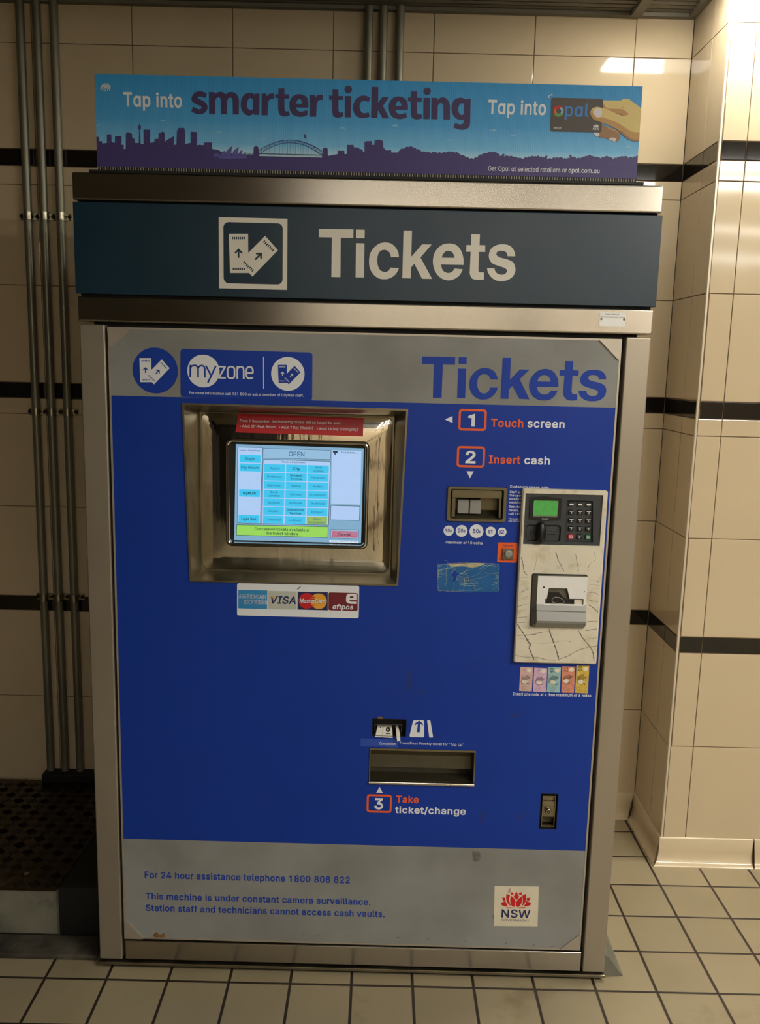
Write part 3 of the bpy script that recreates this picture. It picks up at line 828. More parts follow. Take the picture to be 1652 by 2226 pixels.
def pictogram(mb, u, v, k, y, m_ticket, m_mark, yp=0.0):
    """two tickets with arrows; (u, v) = top left of the upright one, k = size against the big sign"""
    s = 2.4294 / k

    def T(x, yy):
        return F(u + (x - 868) / s, v + (yy - 360) / s, yp)

    def P_(lst):
        return [T(*p) for p in lst]
    mb.poly(P_([(868, 360), (970, 360), (971, 461), (1060, 371), (1128, 447), (993, 586), (975, 567), (875, 567)]), y, m_ticket)
    ym = y - 0.0003

    def dash(a, b, n, L):
        dx, dy = b[0] - a[0], b[1] - a[1]
        q = math.hypot(dx, dy)
        nx, ny = -dy / q * L / 2, dx / q * L / 2
        step = 1.0 / n
        for i in range(n):
            t0, t1 = i * step, i * step + step * 0.55
            p = [(a[0] + dx * t0 + nx, a[1] + dy * t0 + ny), (a[0] + dx * t1 + nx, a[1] + dy * t1 + ny),
                 (a[0] + dx * t1 - nx, a[1] + dy * t1 - ny), (a[0] + dx * t0 - nx, a[1] + dy * t0 - ny)]
            mb.poly(P_(p), ym, m_mark)
    dash((886, 383), (958, 383), 7, 13)
    dash((889, 546), (958, 546), 7, 11)
    dash((1053, 399), (1107, 453), 7, 13)
    dash((947, 509), (1000, 560), 7, 13)

    def arrow(tip, ang, L, head, w):
        ca, sa = math.cos(ang), math.sin(ang)

        def R_(x, yy):
            return (tip[0] + x * ca - yy * sa, tip[1] + x * sa + yy * ca)
        mb.poly(P_([R_(-w / 2, w), R_(w / 2, w), R_(w / 2, L), R_(-w / 2, L)]), ym, m_mark)
        for sgn in (-1, 1):
            mb.poly(P_([R_(0, 0), R_(sgn * head, head), R_(sgn * (head - w * 0.7), head + w * 0.7), R_(-sgn * w * 0.1, w * 1.3)]), ym, m_mark)
    arrow((920, 437), 0.0, 50, 22, 9)
    arrow((1043, 461), math.radians(45), 50, 22, 9)


def lotus(mb, ox, oy, k, y, m, yp=0.0):
    """flower emblem; outlines of the red emblem on the lower sticker"""
    for s in ('795,282! 835,370 870,430! 800,520! 712,430! 750,370', '660,300! 716,345! 690,390! 632,365!',
              '925,303! 943,372! 895,392! 852,345!', '520,350! 618,390! 598,470 600,560 625,640 670,690! 590,650 530,560 510,450',
              '640,405! 710,455 760,530 770,580! 752,640 755,712! 680,690 635,620 622,520 630,450',
              '930,418! 945,500 935,590 880,690 820,712! 775,680 785,600 830,510', '1055,350! 1060,450 1045,560 1000,640 920,705! 960,630 970,520 950,400!',
              '395,455! 490,455! 490,530! 430,545!', '1085,460! 1175,458! 1140,545! 1070,520!',
              '355,625! 410,580 490,545! 515,610 560,700! 450,690 390,660', '1205,628! 1150,580 1065,548! 1045,620 985,695! 1090,690 1170,660',
              '505,722! 640,728 750,730! 650,745 530,748!', '805,728! 920,722 1045,722! 1030,745 930,750!'):
        mb.poly(mp(path(s, ox, oy, k), yp), y, m)


# ================================================================== SETTING
ROWS = [(0.0864, 0.382, 0), (0.382, 0.6757, 0), (0.6757, 0.7246, 1), (0.7246, 1.0202, 0), (1.0202, 1.3158, 0),
        (1.3158, 1.3644, 0), (1.3644, 1.4133, 1), (1.4133, 1.7089, 0), (1.7089, 2.0045, 0), (2.0045, 2.058, 0),
        (2.058, 2.107, 1), (2.107, 2.4025, 0), (2.4025, 2.56, 0)]


def tile_wall(name, s0, s1, joint, tr, thick=0.12):
    """glazed tiles on a grout bed; tr(s, depth, z) places a point (depth 0 = tile face, + into the wall)"""
    mb = MB()
    g = 0.0013
    cuts = [s0]
    k = math.ceil((s0 - joint) / TW + 1e-6)
    while joint + k * TW < s1 - 1e-6:
        if joint + k * TW > s0 + 0.01:
            cuts.append(joint + k * TW)
        k += 1
    cuts.append(s1)
    bed = 0.0016
    c8 = [(s, d, z) for d in (bed, thick) for s, z in ((s0, 0), (s1, 0), (s1, 2.56), (s0, 2.56))]
    mb.add([tr(*p) for p in c8], [[0, 1, 2, 3], [5, 4, 7, 6], [4, 0, 3, 7], [1, 5, 6, 2], [3, 2, 6, 7], [4, 5, 1, 0]], 2)
    for a, b in zip(cuts, cuts[1:]):
        for z0, z1, kind in ROWS:
            t = [random.uniform(-0.0004, 0.0002) for _ in range(3)]
            q = []
            for d, e in ((bed, g), (0.0003, g), (0.0, g + 0.0012)):
                for j, (s, z) in enumerate(((a + e, z0 + e), (b - e, z0 + e), (b - e, z1 - e), (a + e, z1 - e))):
                    tl = t[0] + t[1] * (1 if j in (1, 2) else 0) + t[2] * (1 if j > 1 else 0)
                    q.append(tr(s, d + (tl * 0.5 if d < 0.001 else 0), z))
            fs = [[8, 9, 10, 11]]
            for r in (0, 4):
                for i in range(4):
                    fs.append([r + i, r + (i + 1) % 4, r + 4 + (i + 1) % 4, r + 4 + i])
            mb.add(q, fs, kind)
    o = mb.build(name, ['tile', 'tile_black', 'grout'])
    bm = bmesh.new()
    bm.from_mesh(o.data)
    bmesh.ops.recalc_face_normals(bm, faces=bm.faces)
    bm.to_mesh(o.data)
    bm.free()
    return tag(o, kind='structure')


tile_wall('wall_back', -2.6, XC - 0.0005, 0.1688, lambda s, d, z: (s, D + d, z))
tile_wall('wall_pier_side', P, D, -10.0, lambda s, d, z: (XC + d, s, z), thick=0.01)
tile_wall('wall_pier_front', XC + 0.006, 3.2, 1.0037, lambda s, d, z: (s, P + d, z), thick=0.27)
tile_wall('wall_opposite', -0.75, 4.02, 0.1, lambda s, d, z: (-s + 3.25, -5.5 - d, z))

MAT['floor'] = floor_material()
tag(MB().box(-3.6, 4.2, -5.6, 0.93, -0.06, 0.0).build('floor', 'floor'), kind='structure')

ce = MB()
ce.box(-2.6, 4.0, -5.5, D + 0.1, 2.56, 2.60, 1)
yy = D - 0.02
while yy > -5.5:
    ce.box(-2.6, 4.0, yy - 0.020, yy, 2.520, 2.548, 0)
    yy -= 0.027
tag(ce.build('ceiling', ['ceiling', 'ceiling_dark']), kind='structure')

tr_ = MB().box(-2.6, XC - 0.004, D - 0.022, D - 0.001, 2.509, 2.519)
tag(tr_.build('trim_1', 'ceiling'), kind='structure')
tr_ = MB().box(XC - 0.024, XC - 0.002, P, D - 0.023, 2.509, 2.519)
tag(tr_.build('trim_2', 'ceiling'), kind='structure')
tr_ = MB().box(0.735, 0.765, 0.0, D - 0.023, 2.505, 2.519)
tag(tr_.build('trim_3', 'ceiling'), kind='structure')
MAT['corner_trim'] = M('pale_tile_edge_trim', '#cfc4ac', 0.3, 0.2, var=0.04)
tr_ = MB().box(XC - 0.001, XC + 0.006, P - 0.001, P + 0.006, 0.0864, 2.56, 0, 0.0015)
tag(tr_.build('trim_4', 'corner_trim'), kind='structure')

# coved skirting tiles following the walls
prof = [(0.0, 0.0875), (0.004, 0.0864), (0.0055, 0.084), (0.0055, 0.040), (0.0075, 0.026), (0.011, 0.014), (0.018, 0.005), (0.025, 0.0022), (0.025, 0.0)]
plan = [((-2.6, D), (0, -1)), ((XC, D), (-1, -1)), ((XC, P), (-1, -1)), ((3.2, P), (0, -1))]
mb = MB()
segs = [(0, 1, 0.30), (1, 2, 0.20), (2, 3, 0.30)]
for i, j, L in segs:
    (p, o0), (q, o1) = plan[i], plan[j]
    ln = math.hypot(q[0] - p[0], q[1] - p[1])
    n = max(1, round(ln / L))
    for k in range(n):
        rows = []
        for t, e in ((k / n, 1), ((k + 1) / n, -1)):
            inner = not ((k == 0 and e == 1) or (k == n - 1 and e == -1))
            row = []
            for d, z in prof:
                ox = o0[0] * (1 - t) + o1[0] * t if not inner else (0 if o0[0] == 0 or o1[0] == 0 else -1)
                oy = o0[1] * (1 - t) + o1[1] * t if not inner else (-1 if (o0[0] == 0 or o1[0] == 0) else 0)
                if not inner:
                    ox, oy = (o0 if e == 1 else o1)
                gx = (q[0] - p[0]) / ln * 0.0012 * e if inner else 0
                gy = (q[1] - p[1]) / ln * 0.0012 * e if inner else 0
                row.append((p[0] + (q[0] - p[0]) * t + ox * d + gx, p[1] + (q[1] - p[1]) * t + oy * d + gy, z))
            rows.append(row)
        m_ = len(prof)
        mb.add(rows[0] + rows[1], [[a, a + m_, a + m_ + 1, a + 1] for a in range(m_ - 1)], 0, True)
        mb.add(rows[0], [list(range(m_))], 1)
        mb.add(rows[1], [list(range(m_))[::-1]], 1)
o = mb.build('baseboard_back', ['tile', 'grout'])
tag(o, kind='structure')

# what the polished steel mirrors: a dark doorway and post on the far side
tag(MB().box(0.93, 1.05, -4.40, -4.28, 0.0, 2.519, 0, 0.004).build('column_1', 'dark_door'), kind='structure')
tag(MB().box(-2.6, -0.775, -5.62, -5.5, 0.0, 2.56, 0).build('wall_far_left', 'dark_door'), kind='structure')

# ================================================================== LAMPS
lamp_labels = ['long ceiling lamp close in front of the tiled pier, nearest the back wall',
               'long ceiling lamp overhead between the machine and the viewer, nearer the machine',
               'long ceiling lamp overhead just behind the viewer, second from the far wall',
               'wide added fill lamp on the ceiling, halfway between the viewer and the opposite wall',
               'long added fill lamp brightening the opposite wall']
for i, (x0, x1, y0, y1, z, s) in enumerate(LAMPS):
    o = empty('ceiling_lamp', ((x0 + x1) / 2, (y0 + y1) / 2, 2.519))
    ox, oy, oz = o.location
    hb = MB().box(x0 - 0.012 - ox, x1 + 0.012 - ox, y0 - 0.012 - oy, y1 + 0.012 - oy, z + 0.005 - oz, 0.0, 0, 0.002)
    hb.build('housing', 'lamp_body', o)
    MB().box(x0 - ox, x1 - ox, y0 - oy, y1 - oy, z - 0.006 - oz, z + 0.005 - oz, 0, 0.002).build('diffuser', MAT['lamp%d' % i], o, label='lit white diffuser')
    tag(o, lamp_labels[i], 'ceiling lamp', 'ceiling lamps')

# ================================================================== TICKET MACHINE
TM = empty('ticket_machine', (0, 0, 0), YAW)
tag(TM, 'tall steel-framed ticket vending machine with blue front and dark Tickets sign', 'ticket machine')

MB().box(-0.612, 0.612, 0.100, 0.74, 0.012, 1.872, 0, 0.004).build('cabinet', 'cabinet', TM)
for x0, x1 in ((-0.6255, -0.5695), (0.5712, 0.6255)):
    MB().box(x0, x1, 0.0, 0.74 if x0 < 0 else 0.74, 0.0215, 1.5645, 0, 0.0032, 3).build('upright', 'steel_v', TM)
MB().box(-0.5625, 0.5665, 0.0, 0.034, 0.0225, 0.0745, 0, 0.003, 3).build('bottom_rail', 'steel', TM)
MB().box(-0.6275, 0.6265, -0.005, 0.70, 0.010, 0.0175, 0, 0.001).build('base_plate', 'steel_dark', TM)
MB().box(-0.617, 0.617, 0.006, 0.70, 0.0, 0.010).build('plinth', 'rubber', TM)
MB().box(-0.6295, 0.627, -0.004, 0.735, 1.8245, 1.8805, 0, 0.0035, 3).build('top_rail', 'steel', TM)
MB().box(-0.622, 0.622, 0.010, 0.735, 1.6205, 1.8245).build('header_box', 'black', TM)
MB().box(-0.6295, 0.6295, -0.004, 0.006, 1.6295, 1.8200, 0, 0.0012).build('sign_panel', 'green', TM)
MB().box(-0.6265, 0.6262, -0.002, 0.735, 1.5705, 1.6240, 0, 0.0035, 3).build('middle_rail', 'steel', TM)
MB().box(-0.5930, 0.5850, -0.003, 0.70, 1.8806, 1.8868, 0, 0.001).build('rubber_strip', 'rubber', TM)
# floor flashing along the right flank
fl = MB()
pr = [(0.6256, 0.058), (0.640, 0.050), (0.668, 0.010), (0.677, 0.004), (0.677, 0.0), (0.6256, 0.0)]
vs = [(x, y, z) for y in (0.018, 0.70) for x, z in pr]
n = len(pr)
fl.add(vs, [[i, i + n, (i + 1) % n + n, (i + 1) % n] for i in range(n)] + [list(range(n)), list(range(n, 2 * n))[::-1]])
fl.build('floor_flashing', 'concrete', TM)

# ---- dark header sign
mb = MB()
q = quad((812, 272), (1177, 281), (1177, 657), (820, 648), 140, 360, 2.4294, -0.004)
xa, xb = (q[0][0] + q[3][0]) / 2, (q[1][0] + q[2][0]) / 2
za, zb = (q[2][1] + q[3][1]) / 2, (q[0][1] + q[1][1]) / 2
bw = 0.0098
mb.poly(rect(xa, xb, za, zb), -0.0044, 0, [rrect(xa + bw, xb - bw, za + bw * 1.1, zb - bw * 1.0, 0.0115)])
pictogram(mb, 140 + 868 / 2.4294, 360 + 360 / 2.4294, 1.0, -0.0044, 0, 1, -0.004)
mb.build('pictogram', ['white_film', 'green'], TM)

W1 = (680, 480, 7.183)
W2 = (900, 480, 7.183)
mb = MB()
traced(mb, [
    ('95,125! 634,133! 632,268! 436,265! 430,880! 289,877! 296,260! 94,256!', *W1),
    ('677,137! 811,140! 808,273! 675,272!', *W1),
    ('675,350! 806,352! 800,886! 667,883!', *W1),
    ('1344,568! 1335,500 1295,420 1220,355 1125,338 1030,360 940,435 890,530 877,640 890,740 940,830 1020,895 1120,913 1220,890 1300,825 1344,742! 1212,730! 1190,770 1150,797 1105,797 1050,770 1015,700 1005,625 1015,540 1050,475 1110,453 1170,470 1205,510 1220,567!', *W1),
    ('1416,152! 1548,152! 1537,562! 1705,368! 1854,371! 1680,573! 1862,907! 1705,905! 1585,672! 1532,730! 1528,900! 1396,897!', *W1),
    ('772,690! 770,590 740,480 680,395 610,362 535,355 440,375 360,440 310,530 294,640 310,740 355,830 430,900 530,930 620,912 710,850 762,757! 632,745! 610,780 570,808 520,814 465,790 435,745 422,683!', *W2,
     '432,575! 450,525 490,480 530,470 580,480 615,520 635,578!'),
    ('895,208! 1028,210! 1022,380! 1112,382! 1110,487! 1016,485! 1004,755! 1008,790 1030,805 1092,807! 1088,920! 960,918 900,895 870,825 870,790! 884,484! 813,483! 818,379! 890,380!', *W2),
    ('1580,555! 1570,490 1530,420 1470,380 1375,367 1275,385 1200,440 1168,530 1180,610 1230,670 1320,705 1410,735 1450,770 1440,810 1400,838 1340,838 1290,815 1262,775 1257,740! 1140,740! 1155,810 1210,885 1280,930 1365,943 1460,925 1540,870 1580,790 1575,710 1540,645 1460,605 1350,575 1295,545 1285,520 1300,485 1360,468 1420,480 1450,510 1460,553!', *W2),
], -0.0044, 0, -0.004)
mb.build('lettering', 'white_film', TM)

# maker's plate on the middle rail
mb = MB()
xa, za = F(1301.5, 709, -0.002)
xb, zb = F(1361, 680, -0.002)
mb.box(xa, xb, -0.0032, -0.0018, za, zb, 0, 0.0004, 1)
text(mb, 'Cubic National', (1315, 684.5), (1346, 686), 3.2, 0.006, -0.0034, 1, -0.003)
text(mb, 'Revenue Collection Group', (1305.5, 690.3), (1358.5, 691.5), 3.2, 0.008, -0.0034, 1, -0.003)
mp_ = mb.build('maker_plate', ['silver_bright', 'ink'], TM)
for u, v in ((1306.5, 693.5), (1356, 694.5)):
    c = F(u, v)
    s = MB().lathe_y(c[0], c[1], [(0.0008, -0.0046), (0.0022, -0.0044), (0.0026, -0.0032)], 14, 0)
    s.poly(circle(c[0], c[1], 0.0008, 8), -0.0047, 1)
    s.build('screw', ['steel_dark', 'ink'], mp_)

# ---- the door: one sheet with the openings cut through it
DX0, DX1, DZ0, DZ1 = -0.5632, 0.5622, 0.0805, 1.5600
SCR = [(-0.3885, 0.9928), (0.0872, 0.9945), (0.0985, 1.3958), (-0.4008, 1.3970)]


def opening(a, b, c, d, ox=0, oy=0, k=1, y=0.0):
    q = quad(a, b, c, d, ox, oy, k, y)
    return ((q[0][0] + q[3][0]) / 2, (q[1][0] + q[2][0]) / 2, (q[2][1] + q[3][1]) / 2, (q[0][1] + q[1][1]) / 2)


COIN = opening((280, 140), (1335, 162), (1310, 780), (255, 755), 940, 1040, 8.26)
SLOT = opening((188, 112), (912, 135), (903, 505), (180, 488), 790, 1550, 9.718)
TRAY = opening((145, 288), (922, 308), (912, 575), (142, 552), 760, 1540, 3.371)
LOCK = opening((468, 268), (1175, 290), (1090, 1710), (395, 1680), 1150, 1710, 18.36)
MAT['door'] = door_material()
door = MB()
e = 0.0042
door.prism(rect(DX0 + e, DX1 - e, DZ0 + e, DZ1 - e), 0.0, 0.012, 0,
           [SCR] + [rect(*r) for r in (COIN, SLOT, TRAY, LOCK)], 1)
DOOR = door.build('door', ['door', 'steel_dark'], TM)
tr_ = MB()
tr_.prism(rect(DX0, DX1, DZ0, DZ1), -0.0006, 0.020, 0, [rect(DX0 + e, DX1 - e, DZ0 + e, DZ1 - e)])
tr_.build('door_edging', 'steel_plain', TM)
mb = MB()
mb.prism(rect(-0.60, 0.60, 0.03, 1.572), 0.0225, 0.0345, 0, [[(SCR[0][0] - 0.002, SCR[0][1] - 0.002), (SCR[1][0] + 0.002, SCR[1][1] - 0.002), (SCR[2][0] + 0.002, SCR[2][1] + 0.002), (SCR[3][0] - 0.002, SCR[3][1] + 0.002)]]
         + [rect(*r) for r in (COIN, SLOT, TRAY, LOCK)])
mb.build('door_recess', 'black', TM)

# triangular corner plates
k = 0.045
for pts in ('234,713! 279,716! 282,722! 243,754! 237,752!', '1303,740! 1348,741! 1347,783! 1343,782!',
            '271,2003! 276,2003! 311,2036! 311,2040! 271,2039!', '1257,2032! 1260,2064! 1217,2063! 1217,2062!'):
    MB().prism(mp(path(pts)), -0.0035, -0.0004, 0).build('corner_plate', 'steel_plain', TM)

Y1, Y2, Y3 = -0.0004, -0.0007, -0.0010

# ---- upper grey band
mb = MB()
mb.poly(pcircle(337.4, 805.6, 49.3), Y1, 0)
pictogram(mb, 303.2, 778.4, 0.615, Y2, 1, 0)
mb.build('round_pictogram', ['blue', 'white'], TM)

B1, B2, B3 = (910, 765, 8.26), (1130, 765, 8.26), (900, 760, 3.671)
mb = MB()
traced(mb, [
    ('62,80! 658,92! 652,230! 434,226! 412,825! 255,825! 275,222! 58,216!', *B1),
    ('720,93! 864,95! 860,214! 716,213!', *B1), ('710,299! 856,300! 834,832! 690,832!', *B1),
    ('1425,498! 1400,420 1345,340 1260,298 1180,288 1080,310 985,385 925,480 908,590 925,690 975,775 1060,838 1160,856 1260,838 1340,785 1395,710 1422,640! 1286,640! 1262,695 1222,735 1165,747 1105,722 1065,655 1052,580 1062,490 1100,425 1170,402 1230,412 1270,450 1285,495!', *B1),
    ('707,65! 772,65! 765,240! 845,158! 921,160! 843,236! 921,397! 840,393! 785,290! 757,318! 753,393! 690,392!', *B3),
    ('692,632! 690,540 665,445 610,360 530,315 440,306 340,330 250,400 185,500 165,600 180,710 235,800 320,855 425,873 530,860 610,805 655,745 676,695! 556,694! 530,730 490,755 430,766 370,745 325,695 310,627!', *B2,
     '314,530! 340,470 385,428 440,416 495,430 535,470 552,535!'),
    ('815,165! 961,167! 954,329! 1057,333! 1052,430! 946,428! 928,700! 940,745 985,759 1030,760! 1024,868! 960,874 900,873 835,850 795,805 778,745 780,700! 800,428! 712,428! 716,327! 806,328!', *B2),
    ('1548,497! 1540,430 1500,370 1430,333 1310,321 1200,340 1120,400 1080,490 1095,560 1145,610 1240,645 1340,675 1395,705 1400,740 1365,780 1300,791 1230,770 1200,735 1193,697! 1053,697! 1065,760 1115,830 1200,875 1310,887 1420,870 1505,815 1545,735 1545,650 1500,590 1410,550 1300,525 1240,495 1228,460 1260,425 1320,415 1380,430 1410,460 1412,495!', *B2),
], Y1)
mb.build('lettering', 'blue', TM)

# blue rounded information panel
mb = MB()
mb.prism(rquad(quad((393, 862.5), (678.5, 871.6), (679.3, 766.4), (392.7, 758)), 0.008), -0.0009, 0.0, 0)
mb.poly(pcircle(442.4, 806.6, 35.1), -0.0013, 1)
mb.poly(quad((572.0, 775.5), (573.6, 775.5), (573.9, 845.7), (572.3, 845.7))[::-1], -0.0013, 1)
mb.poly(pcircle(625.8, 812.7, 36.3), -0.0013, 1)
pictogram(mb, 604.4, 793.1, 0.457, -0.0016, 0, 1)
zc = (395, 765, 5.697)


def open_curve(s, ox, oy, k, sub=5):
    pts = [(ox + float(a) / k, oy + float(b) / k) for a, b in (t.rstrip('!').split(',') for t in s.split())]
    cor = [t.endswith('!') for t in s.split()]
    out = []
    for i in range(len(pts) - 1):
        p1, p2 = pts[i], pts[i + 1]
        out.append(p1)
        if cor[i] and cor[i + 1]:
            continue
        p0 = p1 if (cor[i] or i == 0) else pts[i - 1]
        p3 = p2 if (cor[i + 1] or i + 2 >= len(pts)) else pts[i + 2]
        for j in range(1, sub):
            t = j / sub
            out.append(tuple(0.5 * (2 * p1[a] + (p2[a] - p0[a]) * t + (2 * p0[a] - 5 * p1[a] + 4 * p2[a] - p3[a]) * t * t
                                    + (3 * p1[a] - p0[a] - 3 * p2[a] + p3[a]) * t ** 3) for a in (0, 1)))
    out.append(pts[-1])
    return out


w_ = 21 / 5.697 * (F(451, 812)[0] - F(450, 812)[0])
for s in ('108,313! 110,160!', '110,205! 120,180 150,168 185,172 205,205! 205,316!', '205,205! 218,180 245,169 275,178 287,205! 287,318!',
          '300,170! 362,285!', '425,172! 326,382!'):
    mb.ribbon(mp(open_curve(s, *zc)), w_, -0.0017, 0)
for s in ('456,182! 547,183!', '538,186! 464,316!', '455,319! 547,321!',
          '612,180 575,200 570,255 576,310 612,325 650,312 655,255 650,200 612,180', '690,178! 690,334!',
          '690,220! 705,192 735,184 760,195 769,225! 769,336!', '803,262! 880,262! 882,225 865,192 838,186 808,205 801,262 808,310 840,328 885,318!'):
    mb.ribbon(mp(open_curve(s, *zc)), w_, -0.0017, 1)
text(mb, 'For more information call 131 500 or ask a member of CityRail staff.', (411.3, 855.9), (660, 863.3), 5.6, 0.010, -0.0013, 1)
mb.build('information_panel', ['blue', 'white'], TM)

# ---- numbered steps


def step(num, box, nump, ncap, words, tri):
    mb = MB()
    (a, b, c, d) = box
    q = quad(*box)
    x0, x1 = (q[0][0] + q[3][0]) / 2, (q[1][0] + q[2][0]) / 2
    z0, z1 = (q[2][1] + q[3][1]) / 2, (q[0][1] + q[1][1]) / 2
    t = 0.0048
    mb.poly(rrect(x0, x1, z0, z1, 0.0075), Y1, 1, [rrect(x0 + t, x1 - t, z0 + t, z1 - t, 0.0035)[::1]])
    text(mb, num, nump[0], nump[1], ncap, 0.022, Y1, 0)
    for s, p0, p1, cap, m in words:
        text(mb, s, p0, p1, cap, 0.021, Y1, m)
    mb.poly(mp(tri), Y1, 0)
    mb.build('step_lettering', ['white', 'orange'], TM)


step('1', ((997, 889), (1057.8, 889.6), (1057.2, 937), (996.5, 935.8)), ((1017.1, 927.3), (1031.6, 927.3)), 27.8,
     [('Touch', (1066.7, 928.1), (1137, 928.9), 17.7, 1), ('screen', (1146, 929.4), (1226.9, 930.5), 17.7, 0)],
     [(967, 912), (983.6, 919.4), (983.6, 904.4)])
step('2', ((993.3, 969.8), (1054.3, 970.3), (1053.8, 1016.5), (992.7, 1015.5)), ((1011.1, 1007.3), (1033.5, 1007.3)), 27.2,
     [('Insert', (1062.1, 1007.3), (1130.7, 1008.4), 17.3, 1), ('cash', (1139.2, 1009), (1195, 1009.8), 17.3, 0)],
     [(1013.9, 1024.2), (1021.5, 1040), (1029.7, 1024.4)])
step('3', ((797.2, 1726.8), (852, 1727.6), (851.5, 1767), (796.8, 1766)), ((813.4, 1759), (832.7, 1759.4)), 24.2,
     [('Take', (860.9, 1744.7), (909.8, 1745.6), 15.3, 1), ('ticket/change', (858.5, 1767.8), (1012.2, 1770.8), 15.0, 0)],
     [(817.5, 1723), (832.2, 1723.9), (825.2, 1710)])

# ---- screen recess
def loft(mb, a, ya, b, yb, m=0):
    n = len(a)
    vs = [(p[0], ya, p[1]) for p in a] + [(p[0], yb, p[1]) for p in b]
    mb.add(vs, [[i, i + n, (i + 1) % n + n, (i + 1) % n] for i in range(n)], m)


SY = 0.080
PL = rect(-0.381, 0.0705, 0.9985, 1.3750)
mb = MB()
out_ = [(SCR[0][0] - 0.0012, SCR[0][1] - 0.0012), (SCR[1][0] + 0.0012, SCR[1][1] - 0.0012), (SCR[2][0] + 0.0012, SCR[2][1] + 0.0012), (SCR[3][0] - 0.0012, SCR[3][1] + 0.0012)]
inn_ = [(SCR[0][0] + 0.003, SCR[0][1] + 0.003), (SCR[1][0] - 0.003, SCR[1][1] + 0.003), (SCR[2][0] - 0.003, SCR[2][1] - 0.003), (SCR[3][0] + 0.003, SCR[3][1] - 0.003)]
loft(mb, out_, 0.001, out_, -0.003)
loft(mb, out_, -0.003, inn_, -0.003)
loft(mb, inn_, -0.003, PL, SY + 0.004)
mb.build('screen_surround', 'steel_dark', TM)

mb = MB()
BY0, BY1 = SY - 0.010, SY - 0.0005      # the polished plate bulges: proud at the glass, falling back to its rim
prev = None
for t in (0.0, 0.12, 0.25, 0.4, 0.55, 0.7, 0.82, 0.92, 1.0):
    i_ = (-0.3190, 0.0145, 1.0620, 1.3165)
    o_ = (-0.3765, 0.0665, 1.0025, 1.3725)
    rr_ = [i_[k] + (o_[k] - i_[k]) * t for k in range(4)]
    r = rrect(*rr_, 0.014 + 0.004 * t)
    yy = BY0 + (BY1 - BY0) * (0.45 * t + 0.55 * t ** 3)
    if prev:
        loft(mb, prev[0], prev[1], r, yy)
    prev = (r, yy)
for i in range(len(mb.s)):
    mb.s[i] = True
plate_o = rrect(-0.3775, 0.0675, 1.0015, 1.3735, 0.018)
loft(mb, prev[0], prev[1], plate_o, SY + 0.002)
mb.poly(rrect(-0.381, 0.0705, 0.9985, 1.3750, 0.001), SY + 0.002, 1, [plate_o])
mb.build('screen_bezel', ['mirror', 'steel_dark'], TM)
# raised bright lip round the glass
mb = MB()
lip = [(0.0, 0.0), (0.002, -0.0035), (0.005, -0.0045), (0.008, -0.003), (0.0095, 0.004), (0.0095, 0.012)]
prev = None
for d, yy in lip:
    r = rrect(-0.3190 + d, 0.0145 - d, 1.0620 + d, 1.3165 - d, 0.0155 - d * 0.8)
    if prev:
        loft(mb, prev[0], prev[1], r, BY0 + 0.001 + yy)
    prev = (r, BY0 + 0.001 + yy)
for i in range(len(mb.s)):
    mb.s[i] = True
mb.build('bezel_lip', 'mirror_rim', TM)

# ---- lit touch screen
SG = SY + 0.004
US = (380, 860, 3.177)


def EM(name, col, e=0.95):
    return M(name, col, 0.18, emit=e, var=0.015, scale=60, lit=True)


MAT['ui_bg'] = EM('lit_screen_slate', '#7fabc9')
MAT['ui_pale'] = EM('lit_screen_pale_blue', '#aecbf2')
MAT['ui_grey'] = EM('lit_screen_grey_blue', '#93bcdc')
MAT['ui_cyan'] = EM('lit_screen_cyan', '#3fc4ee')
MAT['ui_green'] = EM('lit_screen_lime', '#98d65c')
MAT['ui_olive'] = EM('lit_screen_olive', '#93b85e')
MAT['ui_red'] = EM('lit_screen_red', '#c2475c')
MAT['ui_dark'] = M('screen_dark_line', '#1b2c40', 0.3, emit=0.9, var=0.02, lit=True)
MAT['ui_text'] = M('screen_text', '#1d5474', 0.3, emit=0.9, var=0.02, lit=True)
MAT['ui_white'] = EM('lit_screen_white', '#dbe9fa')
mb = MB()
mb.box(-0.313, 0.0085, SG, SG + 0.006, 1.068, 1.3105)
mb.build('screen_glass', 'plastic_dark', TM)
mb = MB()


def UQ(a, b, c, d):
    return quad(d, c, b, a, *US, y=SG)


mb.prism(UQ((422, 335), (1305, 365), (1285, 1020), (410, 997)), SG - 0.0006, SG, 0)


def panel(q, m, border=None, t=3.0):
    if border is not None:
        mb.poly(UQ((q[0][0] - t, q[0][1] - t), (q[1][0] + t, q[1][1] - t), (q[2][0] + t, q[2][1] + t), (q[3][0] - t, q[3][1] + t)), SG - 0.0009, border)
    mb.poly(UQ(*q), SG - 0.0012, m)


panel(((437, 356), (604, 360), (590, 882), (434, 877)), 1, 7)
panel(((612, 365), (1076, 378), (1074, 440), (610, 430)), 2, 7, 2.0)
panel(((612, 443), (1073, 455), (1060, 892), (604, 882)), 1, 7)
panel(((1086, 378), (1287, 384), (1278, 752), (1080, 744)), 1, 2)
panel(((1079, 760), (1276, 765), (1274, 860), (1076, 856)), 1, 7)
panel(((1077, 924), (1268, 928), (1267, 987), (1076, 982)), 2, 7, 2.0)
panel(((1083, 932), (1264, 936), (1262, 982), (1082, 978)), 6)
panel(((430, 893), (1058, 907), (1056, 979), (428, 961)), 4, 7)
panel(((1068, 997), (1267, 1003), (1266, 1017), (1067, 1012)), 9)
TSC = mb.build('touch_screen', ['ui_bg', 'ui_pale', 'ui_grey', 'ui_cyan', 'ui_green', 'ui_olive', 'ui_red', 'ui_dark', 'ui_text', 'ui_white'], TM, label='lit touch screen')
mb = MB()
UI_MATS = ['ui_cyan', 'ui_olive', 'ui_text', 'ui_dark', 'ui_white']


